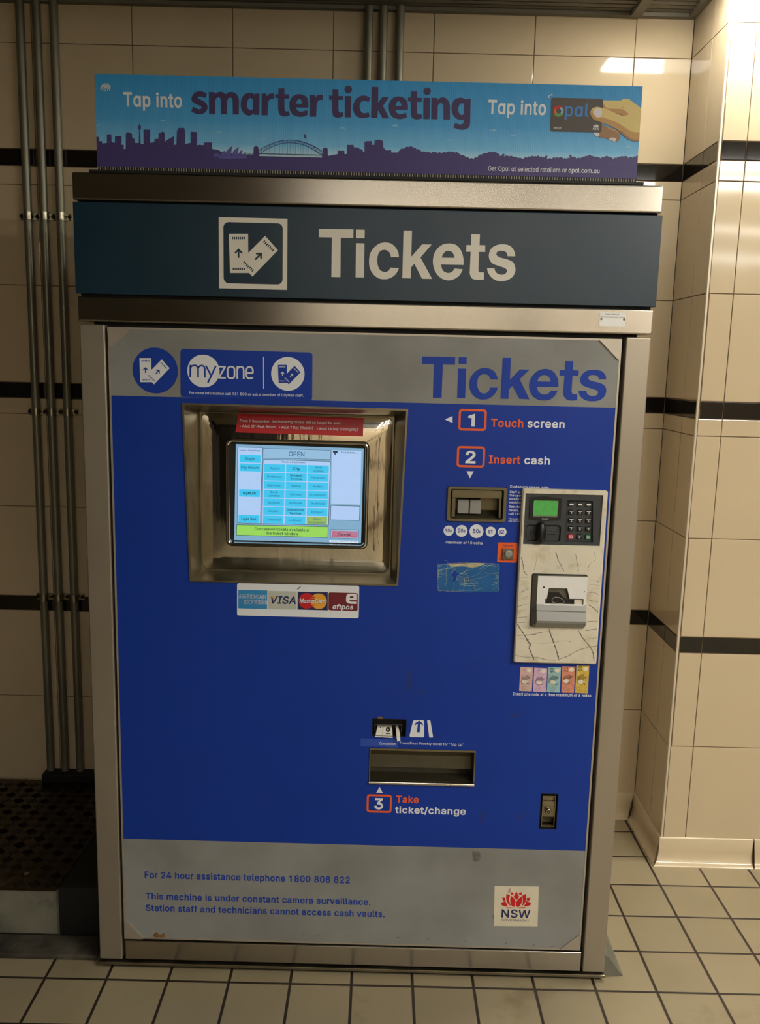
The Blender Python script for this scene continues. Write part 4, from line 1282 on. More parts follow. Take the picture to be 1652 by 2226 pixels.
def UT(s, p0, p1, cap, m=2, w=0.0):
    text(mb, s, (380 + p0[0] / 3.177, 860 + p0[1] / 3.177), (380 + p1[0] / 3.177, 860 + p1[1] / 3.177) if p1 else None,
         cap / 3.177, w, SG - 0.0018, m, SG)


def UC(s, cx, y, cap, m=2, w=0.0, asp=1.0):
    text(mb, s, (380 + cx / 3.177, 860 + y / 3.177), None, cap / 3.177, w, SG - 0.0018, m, SG, asp=asp, align='c')


def button(q, m=0):
    mb.poly(UQ(*q), SG - 0.0015, m)


def new_button():
    global mb
    mb = MB()


def end_button(name='screen_button'):
    mb.build(name, UI_MATS, TSC)


for (y0, y1), s in (((408, 463), 'Single'), ((467, 523), 'Day Return'), ((646, 699), 'MyMulti'), ((823, 879), 'Light Rail')):
    new_button()
    sh = (y0 - 408) / 471 * 9
    button(((450 - sh, y0), (593 - sh, y0 + 3), (592 - sh, y1 + 1), (449 - sh, y1 - 3)))
    bold = 0.016 if s in ('MyMulti', 'Light Rail') else 0.005
    UC(s, 520 - sh, (y0 + y1) / 2 + 9, 18, 3, bold, 0.95)
    end_button()
grid = [('Auburn', 'City', 'North|Sydney'), ('Bankstown', 'Domestic|Terminal', 'Parramatta'), ('Blacktown', 'Epping', 'Redfern'),
        ('Bondi|Junction', 'Hornsby', 'St Leonards'), ('Burwood', 'Hurstville', 'Strathfield'), ('Central', 'International|Terminal', 'Wynyard'),
        ('Chatswood', 'Liverpool', 'Other|Destinations')]
for r, row in enumerate(grid):
    for c, s in enumerate(row):
        new_button()
        x = 619 + c * 150.5 - r * 1.4
        yt = 472 + c * 3.6 + r * 59.2
        wd, ht = 144 - r * 0.6, 53
        button(((x, yt), (x + wd, yt + 3.4), (x + wd - 1, yt + ht + 3.4), (x - 1, yt + ht)), 1 if s.startswith('Other') else 0)
        bold = s in ('City', 'Domestic|Terminal', 'International|Terminal')
        ls = s.split('|')
        for i, t in enumerate(ls):
            cap = 20 if s == 'City' else 14.5
            yb = yt + 1.7 + ht / 2 + cap / 2 + (i - (len(ls) - 1) / 2) * 24
            UC(t, x + wd / 2, yb, cap, 3 if bold else 2, 0.014 if bold else 0.003, 0.98)
        end_button()
for name, rows in (('ticket_type_heading', [('Touch a Ticket Type', (446, 381), (590, 384), 10, 3, 0.012)]), ('open_heading', [('OPEN', (788, 419), (895, 421), 34, 2, 0.0)]),
                   ('destination_heading', [('Touch a Destination', (738, 463), (900, 466), 11, 3, 0.012)]),
                   ('concession_notice', [('Concession tickets available at', (552, 928), (932, 937), 19, 3, 0.012), ('the ticket window', (629, 958), (853, 963), 19, 3, 0.012)]),
                   ('cancel_wording', [('Cancel', (1126, 968), (1214, 970), 20, 3, 0.014)]), ('tickets_heading', [('Your tickets ...', (1146, 396), (1264, 400), 11, 3, 0.012)]),
                   ('date_line', [('Tuesday, 13 Jan 2015 : 10:41:49', (1079, 1008), (1259, 1012), 9, 3, 0.004)])):
    new_button()
    for r_ in rows:
        UT(*r_)
    if name == 'tickets_heading':
        mb.poly(mp(path('1092,380! 1125,383! 1122,398! 1110,396! 1112,412! 1098,400! 1108,394! 1092,392!', *US), SG), SG - 0.0016, 3)
    end_button(name)

# red notice on the bezel
mb = MB()
RS = (490, 890, 5.006)
RY = SY - 0.006
bz_ = lambda z: BY0 + (BY1 - BY0) * (0.45 * (z - 1.3165) / 0.056 + 0.55 * max(0, (z - 1.3165) / 0.056) ** 3) - RY - 0.0006
lc_, rc_ = ((140, 47), (112, 248)), ((1503, 95), (1497, 292))
mixp = lambda q, t: (q[0][0] + (q[1][0] - q[0][0]) * t, q[0][1] + (q[1][1] - q[0][1]) * t)
for i in range(10):
    mb.poly(quad(mixp(lc_, i / 10), mixp(rc_, i / 10), mixp(rc_, (i + 1) / 10), mixp(lc_, (i + 1) / 10), *RS, y=RY), RY - 0.0006, 0)


def RT(s, p0, p1):
    text(mb, s, (490 + p0[0] / 5.006, 890 + p0[1] / 5.006), (490 + p1[0] / 5.006, 890 + p1[1] / 5.006), 27 / 5.006, 0.012, RY - 0.0011, 1, RY)


RT('From 1 September, the following tickets will no longer be sold:', (158, 133), (1257, 165))
RT('• Adult Off-Peak Return', (158, 192), (545, 205))
RT('• Adult 7 Day (Weekly)', (585, 205), (953, 218))
RT('• Adult 14 Day (Fortnightly)', (995, 220), (1440, 233))
mb.v = [(x, y + bz_(z), z) for x, y, z in mb.v]
mb.build('notice_sticker', ['red_sticker', 'white'], TM, label='red notice sticker')

# ---- payment card sticker
PS = (500, 1255, 5.507)
mb = MB()
MAT['card_blue'] = M('card_blue_print', '#2b86bf', 0.5, var=0.1, scale=20)
MAT['card_blue_dark'] = M('card_dark_blue_print', '#1d5f9a', 0.5)
MAT['card_grey'] = M('card_grey_print', '#b9beb4', 0.5)
MAT['card_yellow'] = M('card_yellow_print', '#e0a232', 0.5)
MAT['card_maroon'] = M('card_maroon_print', '#6d1a26', 0.5)
mb.prism(rquad(quad((85, 455), (1540, 490), (1547, 100), (85, 68), *PS), 0.005), -0.0008, 0.0, 0)


def SQ(a, b, c, d):
    return quad(d, c, b, a, *PS)


def ST(s, p0, p1, cap, m, w, y, it=0.0):
    text(mb, s, (500 + p0[0] / 5.507, 1255 + p0[1] / 5.507), (500 + p1[0] / 5.507, 1255 + p1[1] / 5.507), cap / 5.507, w, y, m, italic=it)


ya, yb, yc, yd = -0.0011, -0.0014, -0.0017, -0.0020
mb.poly(SQ((100, 150), (447, 155), (445, 378), (100, 370)), ya, 1)
ST('AMERICAN', (103, 251), (427, 257), 48, 0, 0.030, yb)
ST('EXPRESS', (169, 318), (447, 322), 48, 0, 0.030, yb)
ST('AMERICAN', (107, 249), (422, 255), 42, 2, -0.006, yc)
ST('EXPRESS', (174, 316), (442, 320), 42, 2, -0.006, yc)
mb.poly(SQ((455, 160), (800, 168), (800, 385), (455, 378)), ya, 3)
ST('VISA', (490, 312), (787, 320), 92, 4, 0.020, yb, 0.2)
mb.poly(mp(path('465,218! 525,222! 520,265! 505,235!', *PS)), yc, 5)
mb.poly(SQ((810, 170), (1172, 176), (1170, 395), (808, 385)), ya, 4)
mb.poly(pcircle(500 + 920 / 5.507, 1255 + 280 / 5.507, 97 / 5.507), yb, 6)
mb.poly(pcircle(500 + 1062 / 5.507, 1255 + 284 / 5.507, 97 / 5.507), yc, 5)
for i in range(5):
    yq = 228 + i * 24
    if 255 < yq < 305:
        continue
    mb.poly(SQ((968, yq), (1014, yq + 1), (1014, yq + 13), (968, yq + 12)), yd, 6)
ST('MasterCard', (836, 306), (1142, 313), 52, 4, 0.030, yd - 0.0002, 0.12)
ST('MasterCard', (836, 302), (1142, 309), 50, 0, 0.014, yd - 0.0004, 0.12)
mb.poly(rquad(SQ((1180, 178), (1530, 186), (1527, 404), (1178, 393)), 0.004), ya, 7)
traced(mb, [('1520,195! 1430,192! 1400,205 1390,240! 1390,280 1405,305 1440,315! 1518,317! 1518,290! 1445,288! 1432,280 1430,268! 1520,270!', *PS, '1432,245! 1435,230 1450,222! 1478,222! 1478,247!')], yb, 0)
ST('eftpos', (1228, 378), (1474, 384), 58, 0, 0.022, yb, 0.15)
mb.poly(mp(path('800,140! 830,115 850,95! 845,115 815,145!', *PS)), yb, 8)
mb.build('card_sticker', ['white', 'card_blue', 'card_blue_dark', 'card_grey', 'navy', 'card_yellow', 'red', 'card_maroon', 'grime'], TM, label='white sticker of four payment card emblems')

# ---- coin entry
cx0, cx1, cz0, cz1 = COIN


def CP(x, y, d=0.0):
    return F(940 + x / 8.26, 1040 + y / 8.26, d)


mb = MB()
oi = rrect(cx0 + 0.0065, cx1 - 0.0065, cz0 + 0.0055, cz1 - 0.0055, 0.004)
oo = rrect(cx0, cx1, cz0, cz1, 0.005)
mb.poly(oo, -0.005, 0, [oi])
loft(mb, oo, 0.0, oo, -0.005)
o2 = rrect(cx0 + 0.010, cx1 - 0.010, cz0 + 0.0075, cz1 - 0.0085, 0.003)
loft(mb, oi, -0.005, o2, 0.010)
# upper hood sloping out, lower cup
hz = CP(800, 355)[1]
mb.box(cx0 + 0.010, cx1 - 0.010, 0.000, 0.012, hz, cz1 - 0.0075, 0, 0.001)
xl, xr = CP(412, 500)[0], CP(1195, 500)[0]
zb = CP(800, 720)[1]
mb.box(cx0 + 0.010, xl, 0.002, 0.012, cz0 + 0.008, hz, 0, 0.001)
mb.box(xr, cx1 - 0.010, 0.002, 0.012, cz0 + 0.008, hz, 0, 0.001)
mb.add([(xl, 0.040, hz), (xr, 0.040, hz), (xr, 0.040, zb + 0.014), (xl, 0.040, zb + 0.014)], [[0, 3, 2, 1][::-1]], 0)
mb.add([(xl, 0.040, zb + 0.014), (xr, 0.040, zb + 0.014), (xr, 0.004, zb), (xl, 0.004, zb)], [[0, 1, 2, 3][::-1]], 0)
mb.add([(xl, 0.040, hz), (xl, 0.004, hz), (xl, 0.004, zb), (xl, 0.040, zb + 0.014)], [[0, 1, 2, 3]], 0)
mb.add([(xr, 0.040, hz), (xr, 0.004, hz), (xr, 0.004, zb), (xr, 0.040, zb + 0.014)], [[0, 1, 2, 3][::-1]], 0)
mb.build('coin_entry', 'coin_steel', TM)
mb = MB()
a, b = CP(455, 375, 0.012), CP(865, 640, 0.012)
mid = (a[0] + b[0]) / 2
mb.box(a[0], mid - 0.0012, 0.012, 0.036, b[1], a[1], 0, 0.0015)
mb.box(mid + 0.0012, b[0], 0.012, 0.036, b[1], a[1], 0, 0.0015)
mb.box(mid - 0.0014, mid + 0.0014, 0.016, 0.036, b[1], a[1], 1)
mb.build('coin_slot_block', ['silver', 'black'], TM)

def CT(s, x0, x1, yb, cap):
    text(mb, s, (940 + x0 / 8.26, 1040 + yb / 8.26), (940 + x1 / 8.26, 1040 + yb / 8.26 + (x1 - x0) / 8.26 * 0.02), cap / 8.26, 0.014, Y2, 1)


for x, y, r, n, words in ((291, 937, 93, 40, (('10', 228, 312, 966, 66), ('¢', 318, 353, 967, 46))), (523, 942, 107, 40, (('20', 455, 550, 971, 72), ('¢', 556, 594, 973, 46))),
                          (790, 948, 128, 12, (('50', 724, 828, 979, 74), ('¢', 832, 862, 981, 46))), (1045, 955, 91, 40, (('1', 1040, 1076, 984, 64), ('$', 999, 1032, 983, 52))),
                          (1250, 960, 79, 40, (('2', 1232, 1285, 990, 64), ('$', 1197, 1228, 988, 52)))):
    mb = MB()
    mb.poly(pcircle(940 + x / 8.26, 1040 + y / 8.26, r / 8.26, 0, n), Y1, 0)
    for q in words:
        CT(*q)
    mb.build('coin_mark', ['white', 'blue'], TM)
mb = MB()
text(mb, 'maximum of 10 coins', (968.9, 1181.6), (1048.7, 1183), 5.7, 0.008, Y1, 0)
mb.build('coin_lettering', 'white', TM)

mb = MB()
for s, u, v, cap, w, asp in (('Customers please note:', 1108.3, 1060.2, 5.6, 0.014, 0.98), ('Staff are', 1107.8, 1071.7, 5.0, 0.010, 1.0), ('the spot', 1107.4, 1079.1, 5.0, 0.010, 1.0),
                             ('money i', 1107.0, 1086.6, 5.0, 0.010, 1.0), ('machine', 1106.7, 1093.9, 5.0, 0.010, 1.0), ('See staf', 1106.0, 1103.6, 5.0, 0.010, 1.0),
                             ('details.', 1105.6, 1111.2, 5.0, 0.010, 1.0), ('call 180', 1105.2, 1118.7, 5.0, 0.010, 1.0), ('*Refunds fo', 1105.2, 1129.2, 3.5, 0.008, 1.0),
                             ('and process', 1104.7, 1134.2, 3.5, 0.008, 1.0)):
    text(mb, s, (u, v), None, cap, w, Y1, 0, asp=asp)
mb.build('notice_lettering', 'white', TM)

# ---- orange cancel label with its button
mb = MB()
OS = (1060, 1160, 20.65)
mb.prism(rquad(quad((420, 1275), (1312, 1302), (1365, 412), (460, 395), *OS), 0.003), -0.0008, 0.0, 0)
text(mb, 'Cancel', (1060 + 690 / 20.65, 1160 + 570 / 20.65), (1060 + 1112 / 20.65, 1160 + 576 / 20.65), 92 / 20.65, 0.006, -0.0011, 1)
text(mb, 'Cash return', (1060 + 518 / 20.65, 1160 + 1205 / 20.65), (1060 + 1225 / 20.65, 1160 + 1218 / 20.65), 82 / 20.65, 0.006, -0.0011, 1)
mb.build('cancel_label', ['orange', 'navy'], TM, label='orange label round the cancel button')
q = opening((660, 655), (1165, 665), (1140, 1140), (650, 1125), *OS)
bb = MB().box(q[0], q[1], -0.005, -0.0008, q[2], q[3], 0, 0.0006).build('cancel_button', 'steel_dark', TM)
cx, cz = F(1060 + 908 / 20.65, 1160 + 893 / 20.65)
MB().lathe_y(cx, cz, [(0.0055, -0.0092), (0.0075, -0.0088), (0.0092, -0.0074), (0.0098, -0.0050)], 28).build('push_cap', 'silver', bb)

# ---- worn teal sticker
MAT['worn'] = scratched_material()
mb = MB()
SS = (930, 1030, 3.933)
mb.prism(rquad(quad((88, 1000), (605, 1010), (612, 772), (88, 766), *SS), 0.003), -0.0006, 0.0, 0)
MAT['residue'] = M('pale_sticker_residue', '#b5b08c', 0.7, var=0.2, scale=60)
rnd = random.Random(3)
for s, w in (('165,762! 170,790 160,820 155,850 158,880 155,930 152,955', 2.0), ('150,775! 180,765 250,762 330,760 440,762 600,768', 2.2), ('90,765! 84,800 85,900 86,985 92,1000', 1.4),
             ('92,1000! 200,1003 300,1008 410,1010', 1.6), ('600,775! 612,790 608,860 606,1000', 1.6), ('155,768! 120,775 92,800', 2.0), ('140,740! 160,742 172,760', 1.0),
             ('200,850! 235,815 245,850 300,850 335,815', 3.5), ('215,1000! 222,940 215,880 235,830', 1.6), ('250,860! 330,830 430,790', 1.0),
             ('260,870! 340,900 395,950 405,990', 1.2), ('300,930! 380,905 480,880 530,860', 0.9), ('330,850! 350,900 320,940 300,1000', 1.6),
             ('230,880! 300,890 400,870 470,820 540,770', 0.9), ('400,965! 405,990', 3.0), ('310,900! 318,940', 4.0)):
    c = mp(open_curve(s, *SS, sub=8))
    ww = w / 3.0 * 0.0008
    mb.ribbon(c, [ww * rnd.uniform(0.4, 1.6) for _ in c], -0.0009, 1)
mb.poly(mp(path('170,770! 460,762 450,785 380,800 300,790 200,795!', *SS)), -0.0009, 1)
mb.poly(mp(path('205,860! 235,815! 245,845! 275,850! 250,870! 235,910! 215,930! 215,880!', *SS)), -0.0010, 2)
mb.build('worn_sticker', ['worn', 'residue', 'blue'], TM, label='scratched teal sticker')

# ---- raised cream payment panel
PX0, PX1, PZ0, PZ1 = 0.3600, 0.5515, 0.8205, 1.2265
PY = -0.012
TRM = opening((105, 103), (1533, 140), (1470, 1078), (60, 1040), 1130, 1060, 8.472, PY)
ACC = opening((440, 240), (1232, 260), (1192, 1010), (400, 1000), 1090, 1210, 6.608, PY)
mb = MB()
oo = rrect(PX0, PX1, PZ0, PZ1, 0.005)
oi = rrect(PX0 + 0.003, PX1 - 0.003, PZ0 + 0.003, PZ1 - 0.003, 0.004)
mb.poly(oi, PY, 0, [rect(*TRM), rrect(*ACC, 0.004)])
loft(mb, oo, PY + 0.003, oi, PY)
loft(mb, oo, 0.0, oo, PY + 0.003)
for r in (rect(*TRM), rrect(*ACC, 0.004)):
    loft(mb, r, PY, r, -0.001)
KS = (1090, 1210, 6.608)


def scuff(s, w, m=1, seed=1):
    rr = random.Random(seed)
    c = mp(open_curve(s, *KS, sub=14), PY)
    c = [(x + rr.uniform(-0.0005, 0.0005), z + rr.uniform(-0.0004, 0.0004)) for x, z in c]
    ww = w / 6.608 * 0.00083
    mb.ribbon(c, [ww * rr.uniform(0.25, 1.3) for _ in c], PY - 0.0003, m)


for i, (s, w, m) in enumerate((('285,10! 310,120 330,220 380,270', 13, 1), ('510,0! 495,90 470,195', 9, 2), ('780,-60! 820,60 860,130 895,210', 16, 1), ('1065,-40! 1080,60 1095,140 1110,210', 9, 1),
                               ('1330,-60! 1345,40 1260,120 1240,215', 10, 2), ('235,545! 300,500 390,460', 8, 1), ('230,640! 300,610 390,560', 6, 2), ('230,715! 300,695 365,685', 9, 1),
                               ('225,795! 300,780 370,755', 8, 2), ('220,875! 300,872 365,862', 8, 1), ('225,945! 350,945', 8, 1), ('1270,350! 1330,345 1405,365', 8, 1), ('1265,405! 1405,412', 6, 2),
                               ('1262,450! 1400,460', 6, 2), ('1255,520! 1330,515 1395,545', 8, 1), ('1250,620! 1330,640 1390,650', 8, 1), ('1250,690! 1300,720 1385,800', 18, 1), ('1230,930! 1380,928', 9, 1),
                               ('1205,1060! 1300,1050 1375,1035', 13, 1), ('230,970! 300,1080 350,1160 400,1240! 420,1260! 400,1310 430,1390 470,1480', 24, 1), ('205,1130! 350,1125 480,1115 560,1085 680,1075', 13, 1),
                               ('685,1045! 710,1130 750,1230 790,1350 825,1490', 24, 1), ('1110,1065! 1160,1160 1260,1280 1310,1370 1330,1500', 20, 1), ('190,1410! 320,1440 500,1445 650,1480 780,1490', 14, 2),
                               ('830,1470! 950,1430 1050,1370 1150,1330 1270,1300 1380,1280', 18, 2), ('440,1235! 600,1245 750,1230 900,1210 1000,1225', 8, 2), ('200,1190! 300,1180 400,1195', 7, 2),
                               ('250,420! 330,395 390,385', 5, 2), ('245,300! 385,300', 5, 2), ('245,350! 380,345', 5, 2), ('1200,1190! 1290,1180 1380,1160', 7, 2), ('790,140! 830,150 870,140', 6, 2), ('780,170! 860,180', 6, 2))):
    scuff(s, w, m, i)
mb.build('payment_panel', ['pale', 'scuff', 'scuff_faint'], TM, label='cream scuffed payment panel')

# ---- card terminal set into the panel
TS = (1130, 1060, 8.472)


def TQ(pts, y):
    return [F(1130 + a / 8.472, 1060 + b / 8.472, y) for a, b in pts]


TY = -0.0095
mb = MB()
kz = [(885, 265), (1325, 268), (1310, 985), (845, 970)]
kout = [(862, 225), (1345, 245), (1345, 1010), (830, 1000)]
rd = [(110, 680), (760, 690), (745, 1000), (95, 985)]
k_in, k_out = TQ(kz[::-1], TY + 0.006), TQ(kout[::-1], TY)
r_out = rquad(TQ(rd[::-1], TY), 0.008)
r_in = rquad(TQ([(135, 700), (735, 710), (720, 975), (125, 965)][::-1], TY + 0.004), 0.006)
dd = rquad(TQ([(185, 180), (480, 160), (775, 195), (745, 590), (450, 605), (170, 575)][::-1], TY), 0.003)
mb.poly(rect(*TRM), TY, 0, [k_out, r_out])
loft(mb, k_out, TY, k_in, TY + 0.006)
mb.poly(k_in, TY + 0.006, 0)
loft(mb, r_out, TY, r_in, TY + 0.005)
mb.poly(r_in, TY + 0.005, 0)
TERM = mb.build('card_terminal', 'plastic', TM)
mb = MB()
mb.prism(dd, TY - 0.0025, TY, 0)
mb.poly(rquad(TQ([(190, 400), (760, 410), (745, 590), (450, 605), (170, 575)][::-1], TY), 0.002), TY - 0.0027, 0)
text(mb, 'QUEST', (1130 + 400 / 8.472, 1060 + 582 / 8.472), (1130 + 530 / 8.472, 1060 + 583 / 8.472), 2.6, 0.006, TY - 0.0032, 1, TY)
mb.build('display_surround', ['plastic_dark', 'white'], TERM)
mb = MB()
mb.prism(rquad(TQ([(255, 232), (715, 243), (690, 550), (236, 535)][::-1], TY - 0.003), 0.0035), TY - 0.0034, TY - 0.0025, 1)
mb.poly(rquad(TQ([(258, 234), (700, 244), (680, 522), (240, 512)][::-1], TY - 0.003), 0.003), TY - 0.0038, 0)
mb.build('display', ['lcd_green', 'silver_dark'], TERM, label='green lit display')
# card slot and the black guard over it
mb = MB()
mb.prism(TQ([(200, 800), (490, 805), (722, 815), (720, 850), (620, 890), (500, 905), (300, 895), (240, 880), (200, 850)][::-1], TY + 0.004), TY + 0.002, TY + 0.005, 0)
mb.poly(TQ([(235, 832), (300, 832), (300, 862), (235, 855)][::-1], TY + 0.002), TY + 0.0018, 1)
mb.poly(TQ([(500, 845), (690, 848), (640, 870), (500, 868)][::-1], TY + 0.002), TY + 0.0018, 1)
mb.build('card_slot', ['plastic', 'black'], TERM)
mb = MB()
cx, cz = TQ([(395, 820)], TY)[0]
top = TQ([(385, 612)], TY)[0]
bot = TQ([(365, 1022)], TY)[0]
pts, rad = [], []
N = 16
for i in range(N + 1):
    t = i / N
    e = math.sqrt(max(0.0, 1 - (2 * t - 1) ** 4))
    x = top[0] + (bot[0] - top[0]) * t + 0.001 * math.sin(math.pi * t)
    pts.append((x, TY - 0.004 - 0.004 * math.sin(math.pi * t), top[1] + (bot[1] - top[1]) * t))
    rad.append(max(0.0006, 0.0112 * e * (0.80 + 0.25 * t)))
mb.tube(pts, rad, 20, 0)
mb.build('card_guard', 'plastic_dark', TERM)
mb = MB()
mb.ribbon(TQ([(555, 735), (570, 705), (610, 705), (650, 740), (665, 780), (620, 800), (560, 765), (555, 735)], TY + 0.004), 0.0006, TY + 0.0038)
mb.ribbon(TQ([(575, 735), (600, 730), (600, 770)], TY + 0.004), 0.0006, TY + 0.0038)
mb.build('card_mark', 'silver_dark', TERM)
# keys
legends = [('', '', ''), ('1', '2', '3'), ('4', '5', '6'), ('7', '8', '9'), ('CLR', '0', 'OK')]
KY = TY + 0.006
for r, (row, yc, hh) in enumerate(zip(legends, (306, 450, 602, 752, 898), (72, 88, 88, 88, 90))):
    for c, s in enumerate(row):
        xc = 946 + c * 158 - (r if r < 4 else 9) * (2.2 if r < 4 else 1.4)
        yk = yc + c * 3
        q = rquad(TQ([(xc - 53, yk - hh / 2), (xc + 53, yk - hh / 2 + 1), (xc + 53, yk + hh / 2), (xc - 53, yk + hh / 2 - 1)][::-1], KY), 0.0028)
        q2 = rquad(TQ([(xc - 47, yk - hh / 2 + 6), (xc + 47, yk - hh / 2 + 7), (xc + 47, yk + hh / 2 - 6), (xc - 47, yk + hh / 2 - 7)][::-1], KY), 0.0026)
        km = 'key_grey' if r == 0 else 'key_red' if s == 'CLR' else 'key_green' if s == 'OK' else 'key'
        mb = MB()
        loft(mb, q, KY, q2, KY - 0.004)
        mb.poly(q2, KY - 0.004, 0)
        ky = KY - 0.0043
        if r == 0:
            mb.poly(TQ([(xc - 40, yk - 15), (xc + 40, yk - 14), (xc + 34, yk + 14), (xc - 34, yk + 13)][::-1], KY), ky, 1)
        else:
            mb.poly(TQ([(xc - 38, yk - 26), (xc + 38, yk - 25), (xc + 40, yk - 15), (xc - 32, yk - 15)][::-1], KY), ky, 1)
            text(mb, s, (1130 + xc / 8.472, 1060 + (yk + 26) / 8.472), None, 4.0, 0.010, ky, 1, KY, align='c', asp=0.85 if len(s) > 1 else 1.1)
        mb.build('key', [km, 'white'], TERM, label={'CLR': 'red key', 'OK': 'green key'}.get(s))

# ---- banknote reader
def NQ(pts, y):
    return [F(1090 + a / 6.608, 1210 + b / 6.608, y) for a, b in pts]


mb = MB()
NY = -0.020
oo = rrect(*ACC, 0.004)
oi = rrect(ACC[0] + 0.002, ACC[1] - 0.002, ACC[2] + 0.002, ACC[3] - 0.002, 0.004)
mb.poly(oo, PY - 0.0015, 1, [oi])
loft(mb, oo, PY, oo, PY - 0.0015, 1)
face = NQ([(490, 275), (1215, 292), (1215, 690), (505, 680)][::-1], NY)
fx0, fx1 = face[0][0], face[1][0]
fz1 = face[3][1]
fz0 = NQ([(860, 690)], NY)[0][1]
# moulded body: flat face above, chin sloping forward, rounded lip below
chin = [(fz1, NY), (fz0, NY), (NQ([(860, 775)], NY)[0][1], NY - 0.006), (NQ([(860, 925)], NY - 0.012)[0][1], NY - 0.014),
        (NQ([(860, 960)], NY - 0.012)[0][1], NY - 0.012), (NQ([(860, 1030)], NY)[0][1], NY + 0.004)]
ol = NQ([(435, 240)], PY)[0][0]
hole = NQ([(625, 605), (650, 605), (680, 452), (945, 458), (980, 605), (1180, 608), (1175, 715), (622, 700)][::-1], NY)
mb.poly([(fx0, fz0), (fx1, fz0), (fx1, fz1), (fx0, fz1)], NY, 3, [[p if p[1] > fz0 + 0.0006 else (p[0], fz0 + 0.0006) for p in hole]])
for (za, ya_), (zb_, yb_) in zip(chin[1:], chin[2:]):
    mb.add([(fx0, ya_, za), (fx1, ya_, za), (fx1, yb_, zb_), (fx0, yb_, zb_)], [[0, 3, 2, 1]], 0)
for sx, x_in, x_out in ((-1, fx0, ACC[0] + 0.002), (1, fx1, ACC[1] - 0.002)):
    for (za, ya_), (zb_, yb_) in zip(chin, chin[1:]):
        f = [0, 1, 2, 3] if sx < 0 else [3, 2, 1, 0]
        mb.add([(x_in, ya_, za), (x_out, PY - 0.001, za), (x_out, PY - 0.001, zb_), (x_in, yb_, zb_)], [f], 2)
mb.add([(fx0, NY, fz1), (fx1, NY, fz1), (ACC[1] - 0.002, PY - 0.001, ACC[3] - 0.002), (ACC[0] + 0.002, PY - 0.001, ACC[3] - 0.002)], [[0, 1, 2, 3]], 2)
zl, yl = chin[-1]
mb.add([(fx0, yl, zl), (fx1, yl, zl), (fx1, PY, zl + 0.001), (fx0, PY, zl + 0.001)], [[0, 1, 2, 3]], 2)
gz = NQ([(860, 775)], NY)[0][1]
mb.box(fx0 + 0.0005, fx1 - 0.0005, NY - 0.0068, NY - 0.004, gz - 0.0008, gz + 0.0006, 2)
mb.build('note_reader', ['silver', 'plastic_dark', 'silver_dark', 'silver_bright'], TM, label='silver banknote reader')
mb = MB()
hi = [(x + (0.003 if x < 0.45 else -0.003), z) for x, z in hole]
mb.poly([(min(p[0] for p in hole) - 0.001, min(p[1] for p in hole) - 0.001), (max(p[0] for p in hole) + 0.001, min(p[1] for p in hole) - 0.001),
         (max(p[0] for p in hole) + 0.001, max(p[1] for p in hole) + 0.001), (min(p[0] for p in hole) - 0.001, max(p[1] for p in hole) + 0.001)], NY + 0.010, 0)
loft(mb, hole, NY, hi, NY + 0.010)
mb.poly(NQ([(680, 510), (825, 512), (930, 620), (1045, 622), (1045, 685), (660, 680)][::-1], NY + 0.006), NY + 0.006, 1)
mb.poly(NQ([(1045, 615), (1170, 618), (1168, 690), (1045, 688)][::-1], NY + 0.004), NY + 0.004, 2)
mb.ribbon(NQ([(725, 640), (730, 600), (770, 580), (830, 585), (880, 615), (905, 650), (870, 675), (800, 670), (740, 655), (725, 640)], NY + 0.006), 0.0007, NY + 0.0055, 2)
mb.box(fx0 + 0.016, fx1 - 0.004, NY - 0.001, NY + 0.004, fz0 - 0.002, fz0 + 0.001, 3, 0.0004)
mb.build('note_mouth', ['silver_dark', 'plastic_dark', 'pale', 'silver_bright'], TM)
for x, y in ((610, 441), (1190, 503)):
    c = NQ([(x, y)], NY)[0]
    MB().lathe_y(c[0], c[1], [(0.0004, NY - 0.0006), (0.0020 if x < 900 else 0.0011, NY - 0.0004), (0.0022 if x < 900 else 0.0013, NY)], 12).build('screw', 'plastic_dark', TM)

